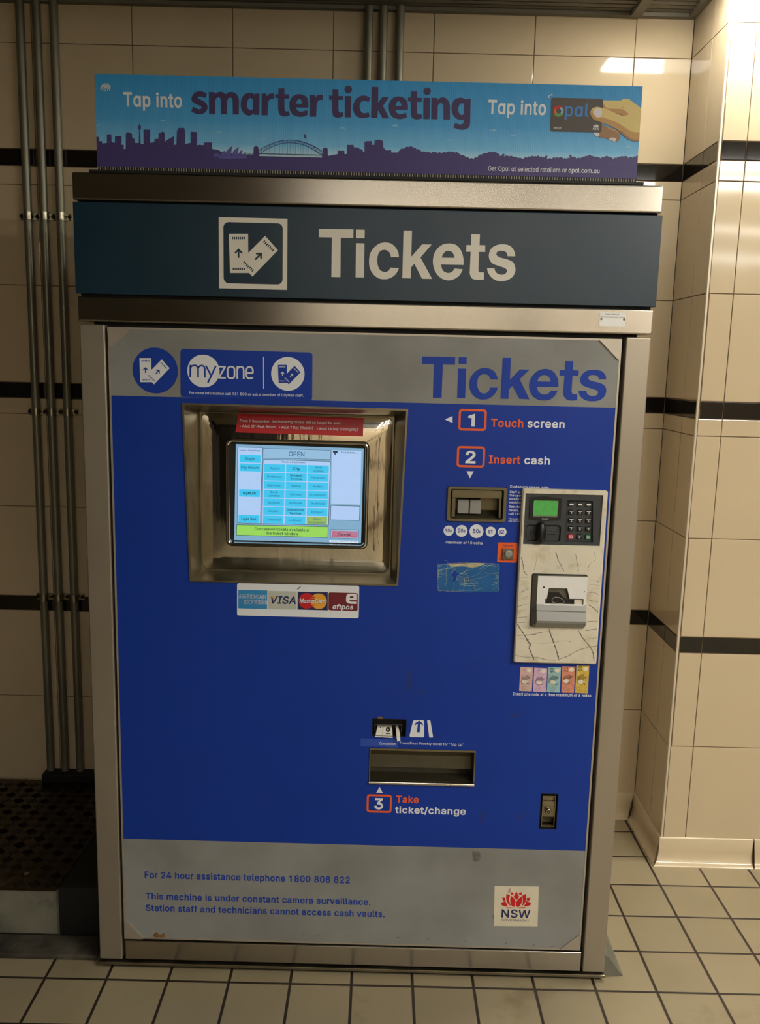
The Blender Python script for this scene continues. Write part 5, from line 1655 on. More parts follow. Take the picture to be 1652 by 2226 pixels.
# ---- banknote pictures and wording
notes = [(((272, 1585), (455, 1592), (435, 1935), (253, 1928)), '#cbaaa4', '5', 0.75), (((470, 1595), (658, 1603), (640, 1948), (453, 1938)), '#cdaac4', '5', 0.75),
         (((670, 1585), (855, 1592), (838, 1952), (650, 1945)), '#93b8b8', '10', 1.0), (((875, 1575), (1060, 1580), (1040, 1958), (858, 1950)), '#d08a70', '20', 1.0),
         (((1077, 1563), (1262, 1567), (1240, 1963), (1057, 1955)), '#cfb04c', '50', 1.1)]
nm = ['white', 'blue', 'ink']
MAT['note_pale'] = M('note_pale_wash', '#dfd6c4', 0.6, var=0.08, scale=150)
nm.append('note_pale')
for i, (q, colr, num, k) in enumerate(notes):
    mb = MB()
    MAT['note%d' % i] = M('printed_note_wash', colr, 0.6, var=0.16, scale=110)
    c2 = lin(colr)
    MAT['note_d%d' % i] = M('printed_note_shade', tuple(x * 0.5 for x in c2[:3]), 0.6, var=0.3, scale=150)
    nm += ['note%d' % i, 'note_d%d' % i]
    mb.poly(quad(q[3], q[2], q[1], q[0], *KS), Y1, 4 + 2 * i)

    def B(s, t, q=q):
        a = (q[0][0] + (q[1][0] - q[0][0]) * s, q[0][1] + (q[1][1] - q[0][1]) * s)
        b = (q[3][0] + (q[2][0] - q[3][0]) * s, q[3][1] + (q[2][1] - q[3][1]) * s)
        return F(1090 + (a[0] + (b[0] - a[0]) * t) / 6.608, 1210 + (a[1] + (b[1] - a[1]) * t) / 6.608)
    rn = random.Random(20 + i)
    mb.poly([B(0.72 + 0.2 * math.cos(j * 0.4), 0.12 + 0.08 * math.sin(j * 0.4)) for j in range(15)], Y2, 3)
    rad = [rn.uniform(0.72, 1.1) for _ in range(18)]
    ty = rn.uniform(0.46, 0.54)
    mb.poly([B(min(0.97, max(0.03, 0.5 + 0.47 * math.cos(j * 0.349) * rad[j])), ty + 0.20 * math.sin(j * 0.349) * rad[j]) for j in range(18)], Y2, 5 + 2 * i)
    fx = rn.uniform(0.36, 0.46)
    mb.poly([B(fx + 0.24 * math.cos(j * 0.35), ty + 0.06 + 0.085 * math.sin(j * 0.35) * (1.1 if j < 9 else 0.8)) for j in range(18)], Y3, 3)
    mb.poly([B(fx + 0.2, ty - 0.02), B(0.95, ty - 0.1), B(0.95, ty + 0.16), B(fx + 0.2, ty + 0.11)], Y3, 4 + 2 * i)
    for _ in range(7):
        u_, t_ = rn.uniform(0.12, 0.8), rn.uniform(ty - 0.05, ty + 0.14)
        mb.ribbon([B(u_, t_), B(u_ + rn.uniform(0.05, 0.15), t_ + rn.uniform(-0.02, 0.02))], 0.0007, Y3 - 0.0002, 5 + 2 * i)
    for t_ in (0.80, 0.86, 0.91):
        mb.ribbon([B(0.15, t_), B(0.6, t_ + 0.01)], 0.0005, Y2, 5 + 2 * i)
    p = (1090 + (q[0][0] + 75) / 6.608, 1210 + (q[0][1] + (48 if len(num) == 1 else 80)) / 6.608)
    text(mb, num, p, None, 7.0 * k, 0.0, Y3, 5 + 2 * i if num == '5' else 2, rot=True, asp=1.0)
    mb.build('banknote_picture', nm, TM)
mb = MB()
text(mb, 'Insert one note at a time maximum of 6 notes', (1114.7, 1510.4), (1284.5, 1516.0), 6.6, 0.014, Y1, 0)
mb.build('note_lettering', 'white', TM)

# ---- ticket slot
x0, x1, z0, z1 = SLOT
mb = MB()
mb.box(x0 + 0.0005, x1 - 0.0005, 0.030, 0.034, z0, z1, 0)
r = rect(x0 + 0.0005, x1 - 0.0005, z0 + 0.0005, z1 - 0.0005)
mb.prism(r, -0.0006, 0.030, 0, [rect(x0 + 0.0015, x1 - 0.0015, z0 + 0.0015, z1 - 0.0015)])


def LQ(pts, y):
    return [F(790 + a / 9.718, 1550 + b / 9.718, y) for a, b in pts]


fr_o = LQ([(232, 228), (818, 242), (795, 478), (240, 468)][::-1], 0.012)
fr_i = LQ([(250, 246), (800, 258), (780, 470), (256, 462)][::-1], 0.012)
mb.prism(fr_o, 0.012, 0.018, 1, [fr_i])
mb.build('ticket_slot', ['black', 'plastic'], TM)
mb = MB()
tk = LQ([(300, 312), (605, 320), (618, 480), (245, 465), (262, 430)][::-1], 0.008)
lo = [p[1] for p in tk]
zt, zbm = max(lo), min(lo)


def slope(p):
    return 0.026 - 0.030 * (zt - p[1]) / (zt - zbm)


mb.add([(p[0], slope(p), p[1]) for p in tk], [list(range(len(tk)))], 0)
t2 = LQ([(680, 322), (735, 322), (775, 440), (778, 510), (715, 525), (700, 480)][::-1], 0.008)
mb.add([(p[0], slope(p) - 0.001, p[1]) for p in t2], [list(range(len(t2)))], 0)
cc = [F(790 + (518 + 46 * math.cos(a)) / 9.718, 1550 + (358 + 34 * math.sin(a)) / 9.718, 0.012) for a in [-j * 0.3 for j in range(21)]]
mb.add([(p[0], slope(p) - 0.0009, p[1]) for p in cc], [list(range(len(cc)))], 1)
for pts, m in (([(516, 340), (540, 362), (522, 362), (522, 382), (512, 382), (512, 362), (496, 362)], 0), ([(470, 402), (570, 404), (570, 414), (470, 412)], 1), ([(414, 318), (420, 318), (410, 468), (403, 468)], 1),
               ([(345, 322), (378, 323), (362, 340)], 1)):
    p_ = LQ(pts[::-1], 0.012)
    mb.add([(p[0], slope(p) - 0.0016, p[1]) for p in p_], [list(range(len(p_)))], m)
mb.build('ticket_guide', ['paper', 'ink'], TM, label='white ticket picture inside the slot')

mb = MB()
T9 = (790, 1550, 9.718)
mb.poly(rquad(mp(path('1050,150! 1282,148! 1282,513! 968,503!', *T9))[::-1], 0.0045), Y1, 0)
mb.poly(rquad(mp(path('1345,148! 1412,152! 1472,515! 1390,515!', *T9))[::-1], 0.0025), Y1, 0)
mb.poly(mp(path('1180,158! 1258,225! 1255,262! 1197,215! 1190,405! 1130,405! 1150,215! 1088,257! 1090,215!', *T9)), Y2, 1)
text(mb, "TravelPass Weekly ticket for 'Top Up'", (867.7, 1617.9), (1006.8, 1621), 5.6, 0.006, Y1, 0)
mb.build('ticket_lettering', ['white', 'blue'], TM)
MAT['blue_tape'] = M('paler_blue_tape', '#2a4cae', 0.4, var=0.05)
mb = MB()
mb.prism(mp([(783.5, 1621.5), (865, 1625), (865.5, 1608), (784, 1605)]), -0.0005, 0.0, 0)
text(mb, 'Concession', (824.5, 1618.7), (860, 1619.3), 6.0, 0.012, Y2 - 0.0001, 1)
mb.build('concession_label', ['blue_tape', 'white'], TM)

# ---- collection tray
x0, x1, z0, z1 = TRAY
mb = MB()
t = 0.004
mb.prism(rect(x0, x1, z0, z1), -0.002, 0.004, 0, [rect(x0 + t * 0.6, x1 - t * 0.6, z0 + 0.010, z1 - t * 1.2)])
ix0, ix1, iz0, iz1 = x0 + t * 0.6, x1 - t * 0.6, z0 + 0.010, z1 - t * 1.2
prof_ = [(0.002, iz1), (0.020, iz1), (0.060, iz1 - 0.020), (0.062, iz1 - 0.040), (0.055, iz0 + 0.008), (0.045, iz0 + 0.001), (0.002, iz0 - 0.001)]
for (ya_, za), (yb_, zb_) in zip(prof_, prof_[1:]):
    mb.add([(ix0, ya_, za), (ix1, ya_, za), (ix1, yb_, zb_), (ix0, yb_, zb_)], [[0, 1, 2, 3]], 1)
for x, fl_ in ((ix0, False), (ix1, True)):
    vs = [(x, a, b) for a, b in prof_]
    f = list(range(len(vs)))
    mb.add(vs, [f if fl_ else f[::-1]], 1)
mb.build('collection_tray', ['steel_dark', 'tray_steel'], TM)
mb = MB().tube([(x0, -0.001, z0 + 0.0055), (x1, -0.001, z0 + 0.0055)], 0.0052, 16)
mb.build('tray_lip', 'mirror_rim', TM)

# ---- lock
LS = (1150, 1710, 18.36)


def KQ(pts, y):
    return [F(1150 + a / 18.36, 1710 + b / 18.36, y) for a, b in pts]


x0, x1, z0, z1 = LOCK
mb = MB()
mb.box(x0 - 0.001, x1 + 0.001, 0.024, 0.028, z0 - 0.001, z1 + 0.001, 0)
mb.prism(rect(x0, x1, z0, z1), -0.0008, 0.024, 0, [rect(x0 + 0.0012, x1 - 0.0012, z0 + 0.0012, z1 - 0.0012)])
LK = mb.build('lock_recess', 'black', TM)
q = KQ([(545, 375), (1068, 380), (1008, 1610), (485, 1590)][::-1], 0.004)
hx0, hx1 = (q[0][0] + q[3][0]) / 2, (q[1][0] + q[2][0]) / 2
hz0, hz1 = (q[0][1] + q[1][1]) / 2, (q[2][1] + q[3][1]) / 2
mb = MB()
b_ = 0.0016
mb.prism(rect(hx0, hx1, hz0, hz1), 0.004, 0.020, 0, [rect(hx0 + b_, hx1 - b_, hz0 + b_, hz1 - b_)])


def zz(v):
    return F(1192, 1710 + v / 18.36)[1]


prof_ = [(zz(425), 0.016), (zz(640), 0.014), (zz(650), 0.0075), (zz(800), 0.0055), (zz(815), 0.0075), (zz(1260), 0.0075), (zz(1290), 0.010), (zz(1560), 0.019)]
for (za, ya_), (zb_, yb_) in zip(prof_, prof_[1:]):
    mb.add([(hx0 + b_, ya_, za), (hx1 - b_, ya_, za), (hx1 - b_, yb_, zb_), (hx0 + b_, yb_, zb_)], [[3, 2, 1, 0]], 0)
mb.build('lock_handle', 'steel_dark', LK)
c = KQ([(775, 1000)], 0.0)[0]
mb = MB()
mb.lathe_y(c[0], c[1], [(0.0036, -0.0015), (0.0062, -0.0015), (0.0070, 0.0), (0.0072, 0.0075)], 28, 0)
mb.poly(circle(c[0], c[1], 0.0038, 24), -0.0017, 1)
mb.poly(circle(c[0], c[1], 0.0017, 16), -0.0020, 0)
mb.build('lock_cylinder', ['zinc', 'black'], LK)

# ---- lower grey band
mb = MB()
text(mb, 'For 24 hour assistance telephone 1800 808 822', (314.7, 1909.6), (760.3, 1919), 14.4, 0.019, Y1, 0)
mb.build('assistance_lettering', 'blue', TM)
mb = MB()
text(mb, 'This machine is under constant camera surveillance.', (316.8, 1955.8), (805.5, 1966.2), 13.8, 0.019, Y1, 0)
text(mb, 'Station staff and technicians cannot access cash vaults.', (317, 1981), (836, 1992.6), 13.8, 0.019, Y1, 0)
mb.build('surveillance_lettering', 'blue', TM)
GS = (1060, 1915, 12.71)
mb = MB()
MAT['cream_sticker'] = M('cream_sticker_film', '#d8cfb8', 0.5, var=0.05, scale=30)
mb.prism(quad((163, 1243), (1378, 1252), (1412, 152), (190, 138), *GS), -0.0007, 0.0, 0)
lotus(mb, *GS, -0.0010, 1)
text(mb, 'NSW', (1060 + 376 / 12.71, 1915 + 1008 / 12.71), (1060 + 1172 / 12.71, 1915 + 1014 / 12.71), 224 / 12.71, 0.016, -0.0010, 2)
text(mb, 'GOVERNMENT', (1060 + 370 / 12.71, 1915 + 1116 / 12.71), (1060 + 1146 / 12.71, 1915 + 1120 / 12.71), 70 / 12.71, 0.0, -0.0010, 2)
mb.poly(mp(path('610,165! 635,230 630,300 590,325 560,290 585,210', *GS)), -0.0012, 3)
MAT['pink_smear'] = M('pinkish_smear', '#b79a92', 0.7, var=0.15, scale=60)
mb.build('emblem_sticker', ['cream_sticker', 'red', 'navy', 'pink_smear'], TM, label='square emblem sticker')
# stains with a shape of their own
DS = (800, 1800, 2.503)
for s in ('565,125! 605,130 612,160 600,180 575,178 568,150', '680,470! 686,480 684,495 678,485', ):
    MB().poly(mp(path(s, *DS)), Y1, 0).build('stain', 'grime', TM)
for u, v, r in ((1030, 1855, 3), (660, 2030, 2), (690, 2034, 2.2), (760, 2035, 2.4), (865, 2038, 2.6), (930, 2041, 2.2), (1010, 2046, 2.0), (1100, 2050, 2.4), (1160, 2054, 2.4), (1200, 2057, 2.6)):
    MB().poly(mp([(u + r * 1.3 * math.cos(a), v + r * 0.35 * math.sin(a)) for a in [-j * 0.6 for j in range(10)]]), Y1, 0).build('stain', 'grime', TM)
MB().poly(mp(path('332,2033! 340,2026 348,2032 356,2028 358,2037 340,2039', 0, 0, 1)), Y1, 0).build('stain', 'rust', TM)
MB().poly(mp(path('810,1563! 812,1559 818,1558 822,1560 823,1563!', 10, 0, 1)), Y1, 0).build('stain', 'rust', TM)
MAT['dark_scuff'] = M('dark_blue_scuff', '#0c2b7c', 0.6, var=0.2, scale=50)
for s in ('886,1460! 893,1458 895,1480 890,1500 884,1498 883,1478', '912,1500! 922,1502 920,1510 912,1508', '1106,1552! 1130,1550 1134,1557 1112,1560',
          '1045,1760! 1054,1765 1052,1785 1044,1788', '1122,1775! 1140,1768 1138,1776 1124,1782', '1165,1785! 1172,1790 1168,1796'):
    MB().poly(mp(path(s)), Y1, 0).build('stain', 'dark_scuff', TM)

# ================================================================== BANNER ON TOP
BZ0, BZ1, BX0, BX1 = 1.8872, 2.0774, -0.5758, 0.5690
BN = empty('advertising_banner', (0, 0, 0), YAW)
tag(BN, 'long blue fluted banner with evening city skyline standing on the ticket machine', 'banner')
MAT['banner'] = banner_material(BZ0, BZ1)
MAT['flute'] = M('white_fluted_edge', '#b9b4a4', 0.6, var=0.05)
mb = MB()
mb.box(BX0, BX1, 0.0, 0.006, BZ0 + 0.0062, BZ1)
mb.build('board', 'banner', BN)
mb = MB()
xq = BX0
while xq < BX1 - 0.001:
    mb.box(xq, xq + 0.0013, 0.001, 0.0058, BZ0 - 0.0002, BZ0 + 0.0062)
    xq += 0.0054
mb.box(BX0, BX1, 0.0012, 0.0056, BZ0 + 0.0002, BZ0 + 0.0062, 1)
mb.build('fluted_edge', ['flute', 'rubber'], BN)
BA = (180, 140, 2.6645)
BB = (780, 140, 2.4294)
MAT['plum'] = M('plum_print', '#3d2f5c', 0.5, var=0.04)
MAT['skyline'] = M('dusk_purple_print', '#3f3672', 0.5, var=0.10, scale=120)
MAT['shell'] = M('lilac_print', '#5a57a0', 0.5, var=0.06)
MAT['bridge'] = M('slate_blue_print', '#3f4a86', 0.5, var=0.05)
MAT['water'] = M('pale_water_print', '#b5d9e4', 0.5, var=0.05)
b1, b2, b3, b4 = -0.0004, -0.0007, -0.0010, -0.0013
mb = MB()
sky = ('78,420! 95,420! 95,445! 112,445! 112,458! 140,455! 140,405! 165,405! 168,450! 185,455! 187,415! 225,415! 225,465! 238,465! 238,490! 248,490! 250,400! 262,392! 285,402! 287,430! '
       '300,430! 302,455! 324,455! 327,382! 321,372! 321,358! 329,345! 337,358! 337,372! 332,382! 335,458! 352,462! 352,378! 390,378! 390,455! 415,450! 415,432! 437,432! 440,400! 465,388! 475,400! '
       '475,450! 485,440! 528,415! 528,465! 542,465! 545,385! 555,368! 588,368! 594,395! 594,460! 625,455! 625,390! 662,392! 662,470! 675,465! 700,468! 703,452! 748,452! 750,490! 785,495! 800,505! 830,510! '
       '940,522! 988,520! 990,480! 1003,471! 1017,480! 1020,530! 1385,541! 1390,488! 1404,480! 1418,488! 1420,530! 1475,520! 1478,500! 1515,500! 1516,520! 1530,518! 1530,466! 1568,466! 1570,480! 1600,482! '
       '1604,495! 1618,495! 1620,515! 1640,512! 1640,445! 1660,445! 1660,620! 78,606!')
mb.poly([(max(BX0, x), max(BZ0 + 0.0064, z)) for x, z in mp(path(sky, *BA))], b1, 0)
trees = ('0,470! 0,448! 18,448! 22,460! 30,465! 30,408! 68,405! 70,425! 82,425! 84,402! 108,397! 128,405! 130,440! 145,455! 170,452! 172,465! 205,465! '
         '215,455 235,450 250,440 280,440 305,450 320,465 345,460 370,470 400,465 420,472 440,470! 465,465 490,463 520,470 540,482 560,490 580,500 600,503! 620,498 640,480 670,472 700,464 730,470 745,485 780,487 820,490 850,498 880,502! '
         '900,492 930,488 960,492 990,500 1010,502! 1030,498 1060,495 1090,503! 1110,497 1135,492 1150,500! 1170,497 1195,488 1225,485 1250,492 1280,498! 1300,490 1325,492 1350,505! 1370,492 1400,488 1420,495 1440,500! 1455,490 1478,488! 1478,618! 0,600!')
rnd = random.Random(5)
tl, crowns, i = path(trees, *BB), [], 0
while i < len(tl):      # leafy crowns: the wooded part of the outline is made of little bumps
    p = tl[i]
    crowns.append(p)
    if 868 < p[0] < 1385 and p[1] < 355 and i + 1 < len(tl):
        w_ = rnd.uniform(5, 11)
        j = i + 1
        while j + 1 < len(tl) and tl[j][0] - p[0] < w_ and tl[j + 1][0] > tl[j][0]:
            j += 1
        q = tl[j]
        if 2 < q[0] - p[0] < 30:
            n_ = max(1, round((q[0] - p[0]) / 9))
            for k_ in range(n_):
                h_ = rnd.uniform(1.6, 3.4)
                for t in (0.12, 0.3, 0.5, 0.7, 0.88):
                    tt = (k_ + t) / n_
                    crowns.append((p[0] + (q[0] - p[0]) * tt, p[1] + (q[1] - p[1]) * tt - h_ * math.sin(math.pi * t) ** 0.6))
            i = j
            continue
    i += 1
mb.poly([(min(BX1, x), max(BZ0 + 0.0064, z)) for x, z in mp(crowns)], b1 - 0.0001, 0)
for x, y in ((763, 478), (1117, 483), (990, 488)):
    mb.poly(pcircle(780 + x / 2.4294, 140 + y / 2.4294, 2.6, 0, 10), b2, 0)
    mb.ribbon(mp([(780 + x / 2.4294, 140 + y / 2.4294), (780 + x / 2.4294, 148 + y / 2.4294)]), 0.0012, b2, 0)
mb.poly(mp([(180 + 329.5 / 2.6645, 140 + 330 / 2.6645), (180 + 331 / 2.6645, 270), (180 + 328 / 2.6645, 270)]), b1, 0)
# water gleam under the bridge and the sail roofs
mb.poly(mp(path('945,516! 988,517! 988,522! 945,521!', *BA)), b2, 3)
mb.poly(mp(path('1022,524! 1385,533! 1385,540! 1022,531!', *BA)), b2, 3)
for s in ('825,530! 835,500 868,470! 862,500 858,530!', '865,528! 875,500 905,478! 900,505 895,528!', '900,525! 910,505 925,495! 922,525!', '800,530! 808,508 825,500! 822,530!', '930,524! 938,512 945,508! 945,524!', '755,535! 765,518 790,520 800,530! 800,540!', '790,532! 950,528! 950,545! 790,548!'):
    mb.poly(mp(path(s, *BA)), b3, 1)
arch = lambda t, dz: (1020 + 365 * t, 503 - 62 * (1 - (2 * t - 1) ** 2) + dz * (1 - abs(2 * t - 1) * 0.2) + 3 * t)
A1 = [arch(i / 24, -4) for i in range(25)]
A2 = [arch(i / 24, 12 + 14 * abs(i / 12 - 1) ** 2) for i in range(25)]
pxf = lambda L: mp([(180 + x / 2.6645, 140 + y / 2.6645) for x, y in L])
mb.ribbon(pxf(A1), 0.0013, b3, 2)
mb.ribbon(pxf(A2), 0.0011, b3, 2)
for i in range(25):
    mb.ribbon(pxf([A1[i], A2[i]]), 0.0006, b3, 2)
    if i < 24:
        mb.ribbon(pxf([A1[i], A2[i + 1]] if i % 2 else [A2[i], A1[i + 1]]), 0.0005, b3, 2)
    if A2[i][1] < 515:
        mb.ribbon(pxf([A2[i], (A2[i][0], 521 + i * 0.35)]), 0.0004, b3, 2)
mb.ribbon(pxf([(930, 515), (1420, 527)]), 0.0014, b3, 2)
# lit windows of the towers
rnd = random.Random(11)
for xa, xb, ya, yb in ((255, 283, 410, 480), (355, 388, 390, 460), (548, 590, 385, 470), (628, 660, 400, 475), (190, 222, 425, 470), (705, 745, 460, 500), (490, 525, 440, 480), (440, 472, 410, 470), (145, 163, 415, 455)):
    for _ in range(9):
        x, y = rnd.uniform(xa, xb), rnd.uniform(ya, yb)
        mb.poly(pxf([(x, y), (x + 3, y), (x + 3, y + 5), (x, y + 5)]), b3, 1)
mb.build('skyline_print', ['skyline', 'shell', 'bridge', 'water'], BN)

C5, C6 = (405, 180, 5.1625), (710, 180, 5.1625)
mb = MB()
traced(mb, [
    ('232,125! 190,102 150,96 100,110 68,150 60,190 80,222 130,248 165,265 172,282 155,297 125,293 80,270! 55,315! 95,342 150,352 205,338 235,300 238,262 215,222 170,195 135,178 128,165 145,155 180,158 215,172!', *C5),
    ('255,105! 312,105! 320,125! 370,103 410,108 440,130! 490,105 540,112 580,150 592,200! 590,355! 525,355! 522,195! 510,172 490,165 468,180 458,205! 455,352! 390,352! 388,190! 378,170 355,165 335,180 325,200! 325,350! 258,350!', *C5),
    ('822,122! 820,360! 760,360! 755,342! 730,362 695,368 650,345 618,290 612,235 625,170 665,125 715,112 750,120 765,135! 770,122!', *C5, '750,190! 720,172 695,190 682,240 692,290 720,308 750,295!'),
    ('845,122! 895,122! 905,150! 930,128 960,120 985,122! 985,182! 950,182 925,205 915,250! 912,365! 845,365!', *C5),
    ('1035,60! 1102,62! 1102,130! 1155,130! 1152,180! 1102,178! 1102,290! 1115,320 1150,318! 1163,362! 1130,375 1080,375 1045,350 1032,300! 1032,172! 1000,170! 998,130! 1035,128!', *C5),
    ('1370,280! 1368,200 1335,148 1265,128 1200,150 1165,200 1158,255 1170,320 1210,365 1275,382 1330,375 1365,355! 1355,305! 1310,322 1270,322 1240,300 1230,278!', *C5, '1232,235! 1245,200 1268,182 1290,195 1303,235!'),
    ('1390,135! 1440,135! 1450,162! 1475,140 1505,133 1532,137! 1530,195! 1495,195 1470,220 1462,260! 1458,380! 1390,380!', *C5),
    ('68,76! 133,78! 133,148! 186,150! 185,193! 133,192! 133,310! 145,332 180,330! 190,375! 150,390 105,390 72,365 62,310! 62,192! 30,190! 30,143! 66,145!', *C6),
    ('207,150! 277,150! 273,388! 205,388!', *C6),
    ('490,170! 440,147 390,147 335,180 303,235 298,290 318,350 360,388 420,398 485,380! 470,330! 430,342 395,332 375,300 370,260 385,220 415,203 445,207 470,218!', *C6),
    ('508,45! 580,47! 577,225! 630,158! 700,160! 632,262! 705,400! 628,400! 577,300! 570,395! 500,393!', *C6),
    ('912,305! 908,230 875,175 800,153 735,180 702,235 698,290 712,345 750,390 815,408 870,400 902,385! 890,335! 850,350 805,348 780,325 772,305!', *C6, '770,260! 785,225 805,208 830,222 842,262!'),
    ('950,97! 1017,98! 1017,168! 1068,170! 1066,215! 1016,213! 1014,330! 1028,352 1065,350! 1073,398! 1030,410 985,408 955,385 946,330! 946,212! 912,208! 914,165! 948,165!', *C6),
    ('1090,170! 1160,170! 1155,408! 1086,408!', *C6),
    ('1178,170! 1235,170! 1245,192! 1290,165 1335,172 1370,210 1385,260! 1382,412! 1313,412! 1313,260! 1300,235 1275,228 1255,245 1247,265! 1245,410! 1175,408!', *C6),
    ('1616,180! 1610,450! 1595,500 1550,525 1490,525 1422,502! 1445,452! 1490,468 1525,462 1540,440 1542,410! 1510,420 1455,400 1415,350 1403,290 1412,230 1445,185 1500,168 1545,178 1560,192! 1570,180!', *C6,
     '1545,240! 1520,230 1490,250 1475,300 1490,345 1515,362 1545,350!'),
], b2, 0)
mb.poly(pcircle(710 + 244 / 5.1625, 180 + 75 / 5.1625, 41 / 5.1625), b2, 0)
mb.poly(pcircle(710 + 1128 / 5.1625, 180 + 95 / 5.1625, 41 / 5.1625), b2, 0)
mb.build('slogan_lettering', 'plum', BN)
mb = MB()
text(mb, 'T\u0251p into', (269, 232.5), (395.8, 233.8), 31.5, 0.020, b2, 1)
mb.build('invitation_lettering', ['plum', 'white'], BN)
mb = MB()
text(mb, 'T\u0251p into', (1060.5, 248.4), (1186.3, 250.0), 31.0, 0.020, b2, 1)
mb.build('invitation_lettering', ['plum', 'white'], BN)
mb = MB()
text(mb, 'Get Op\u0251l \u0251t selected ret\u0251ilers or', (1060.7, 371.7), (1232, 374.7), 10.2, 0.004, b3, 2)
text(mb, 'op\u0251l.com.\u0251u', (1235.3, 375.3), (1302.8, 376.6), 10.2, 0.016, b3, 2)
mb.build('address_lettering', ['plum', 'white', 'white'], BN)
mb = MB()
lotus(mb, 230 - 780 / 42.0, 187 - 560 / 42.0, 42.0, b2, 2)
text(mb, 'NSW', (218.7, 197.2), (241.2, 198), 8.4, 0.012, b2, 2)
mb.build('emblem_print', ['plum', 'white', 'white'], BN)
MAT['cloud'] = M('cloud_print', '#8fc4dc', 0.5)
# small printed clouds and the bird
for u, v, s in ((354, 262, 1), (475, 288, 1.2), (566, 304, 1.4), (744, 278, 1.3), (858, 273, 1.3), (976, 305, 1), (1072, 283, 1.3), (1115, 295, 1.2), (1366, 319, 1.2), (214, 272, 1)):
    MB().poly(mp([(u - 6 * s, v + 1.5), (u - 3 * s, v - 1), (u - 1 * s, v), (u + 1.5 * s, v - 3 * s), (u + 3 * s, v - 0.5), (u + 7 * s, v + 1.8)]), b2, 0).build('cloud_print', 'cloud', BN)
MB().poly(mp([(662, 291), (664.5, 294), (665, 298), (667.5, 302), (663, 301), (660.5, 297)]), b2, 0).build('bird_print', 'plum', BN)

mb = MB()
DC = (1180, 190, 7.183)
MAT['card_dark'] = M('dark_card_print', '#4b4641', 0.5, var=0.06, scale=20)
MAT['pal_blue'] = M('bright_blue_print', '#3a7fcb', 0.5)
MAT['swirl_green'] = M('green_print', '#5d9a4d', 0.5)
MAT['swirl_pale'] = M('pale_blue_print', '#8fb3d6', 0.5)
mb.poly(rquad(quad((113, 690), (915, 706), (937, 180), (132, 160), *DC), 0.005), b2, 0)
sw = lambda a0, a1, r0, r1: mp([(1180 + (245 + r * math.cos(math.radians(a))) / 7.183, 190 + (372 - r * math.sin(math.radians(a))) / 7.183) for r, rng in ((r0, range(a0, a1 + 1, 10)), (r1, range(a1, a0 - 1, -10))) for a in rng])
mb.poly(sw(60, 150, 38, 88), b3, 2)
mb.poly(sw(150, 220, 38, 76), b3, 3)
mb.poly(sw(220, 320, 38, 88), b3, 4)
mb.poly(sw(-40, 60, 40, 76), b3, 5)
text(mb, 'p\u0251l', (1180 + 338 / 7.183, 190 + 452 / 7.183), (1180 + 708 / 7.183, 190 + 462 / 7.183), 208 / 7.183, 0.014, b3, 1)
text(mb, '\u0251dult', (1180 + 165 / 7.183, 190 + 652 / 7.183), (1180 + 285 / 7.183, 190 + 655 / 7.183), 5.0, 0.006, b3, 6)
text(mb, 'NSW', (1180 + 778 / 7.183, 190 + 664 / 7.183), (1180 + 876 / 7.183, 190 + 667 / 7.183), 4.4, 0.012, b3, 6)
lotus(mb, 1180 + 829 / 7.183 - 780 / 62, 190 + 608 / 7.183 - 540 / 62, 62.0, b3, 6)
for d in (0, 16):
    mb.ribbon(mp(open_curve('%d,%d 95,%d %d,%d' % (82 + d, 168, 138 - d / 2 if d else 135, 150, 105 + d), *DC)), 0.0011, b2, 6)
mb.build('card_print', ['card_dark', 'pal_blue', 'red', 'orange', 'swirl_green', 'swirl_pale', 'white'], BN, label='dark travel card printed on the banner')

mb = MB()
MAT['skin_l'] = M('light_skin_print', '#d6c07c', 0.5, var=0.03)
MAT['skin_m'] = M('tan_skin_print', '#b98f56', 0.5, var=0.03)
MAT['skin_d'] = M('brown_skin_print', '#96714f', 0.5, var=0.03)
MAT['nail'] = M('pale_nail_print', '#d3cfd0', 0.5)
clip = lambda L: [(min(x, BX1), z) for x, z in L]
H = lambda s: clip(mp(path(s, *DC)))
mb.poly(H('918,565! 985,610! 1060,640! 1140,670 1190,710 1200,770 1185,830 1140,855! 1010,812 930,785 850,775! 880,708! 915,690!'), b3, 2)
mb.poly(H('780,712! 868,710! 888,745! 850,778! 815,755!'), b4, 3)
mb.poly(H('1028,815! 1060,785! 1148,795! 1125,855!'), b4, 3)
mb.poly(H('1000,610! 1100,650 1165,680 1195,720 1200,760! 1180,720 1120,685 1020,650!'), b4, 1)
mb.poly(H('938,205! 1210,208! 1270,182 1345,188! 1540,328! 1515,705! 1520,840! 1400,835 1310,790 1220,710 1130,640! 1000,580 900,545 800,500 755,450 742,390 770,330 840,308 910,318 940,335!'), b3 - 0.0001, 0)
mb.poly(H('745,400! 752,440 790,500 900,545 1000,580 1130,640! 1220,710 1310,790 1400,835 1520,842! 1515,705! 1400,695 1280,630 1170,560 1050,510 930,470! 840,470 800,440 775,400 780,350! 755,360!'), b4, 1)
mb.poly(H('1150,655! 1220,720 1310,800 1400,838 1515,848! 1515,815! 1420,815 1330,770 1250,700!'), b4 - 0.0002, 2)
mb.poly(H('938,250! 1000,335! 1210,340! 1300,380! 1345,425! 1250,452! 1120,400! 1000,345! 938,320!'), b4, 1)
mb.poly(H('1120,400! 1230,412! 1250,452!'), b4 - 0.0001, 2)
mb.ribbon(mp(open_curve('1255,305! 1240,345 1290,400', *DC)), 0.0008, b4 - 0.0002, 2)
mb.poly(H('855,330 905,345 925,395 905,450 860,475 815,445 790,405 805,355'), b4 - 0.0002, 3)
mb.build('hand_print', ['skin_l', 'skin_m', 'skin_d', 'nail'], BN, label='hand printed on the banner')

# ================================================================== CONDUITS
PYC = D - 0.0165


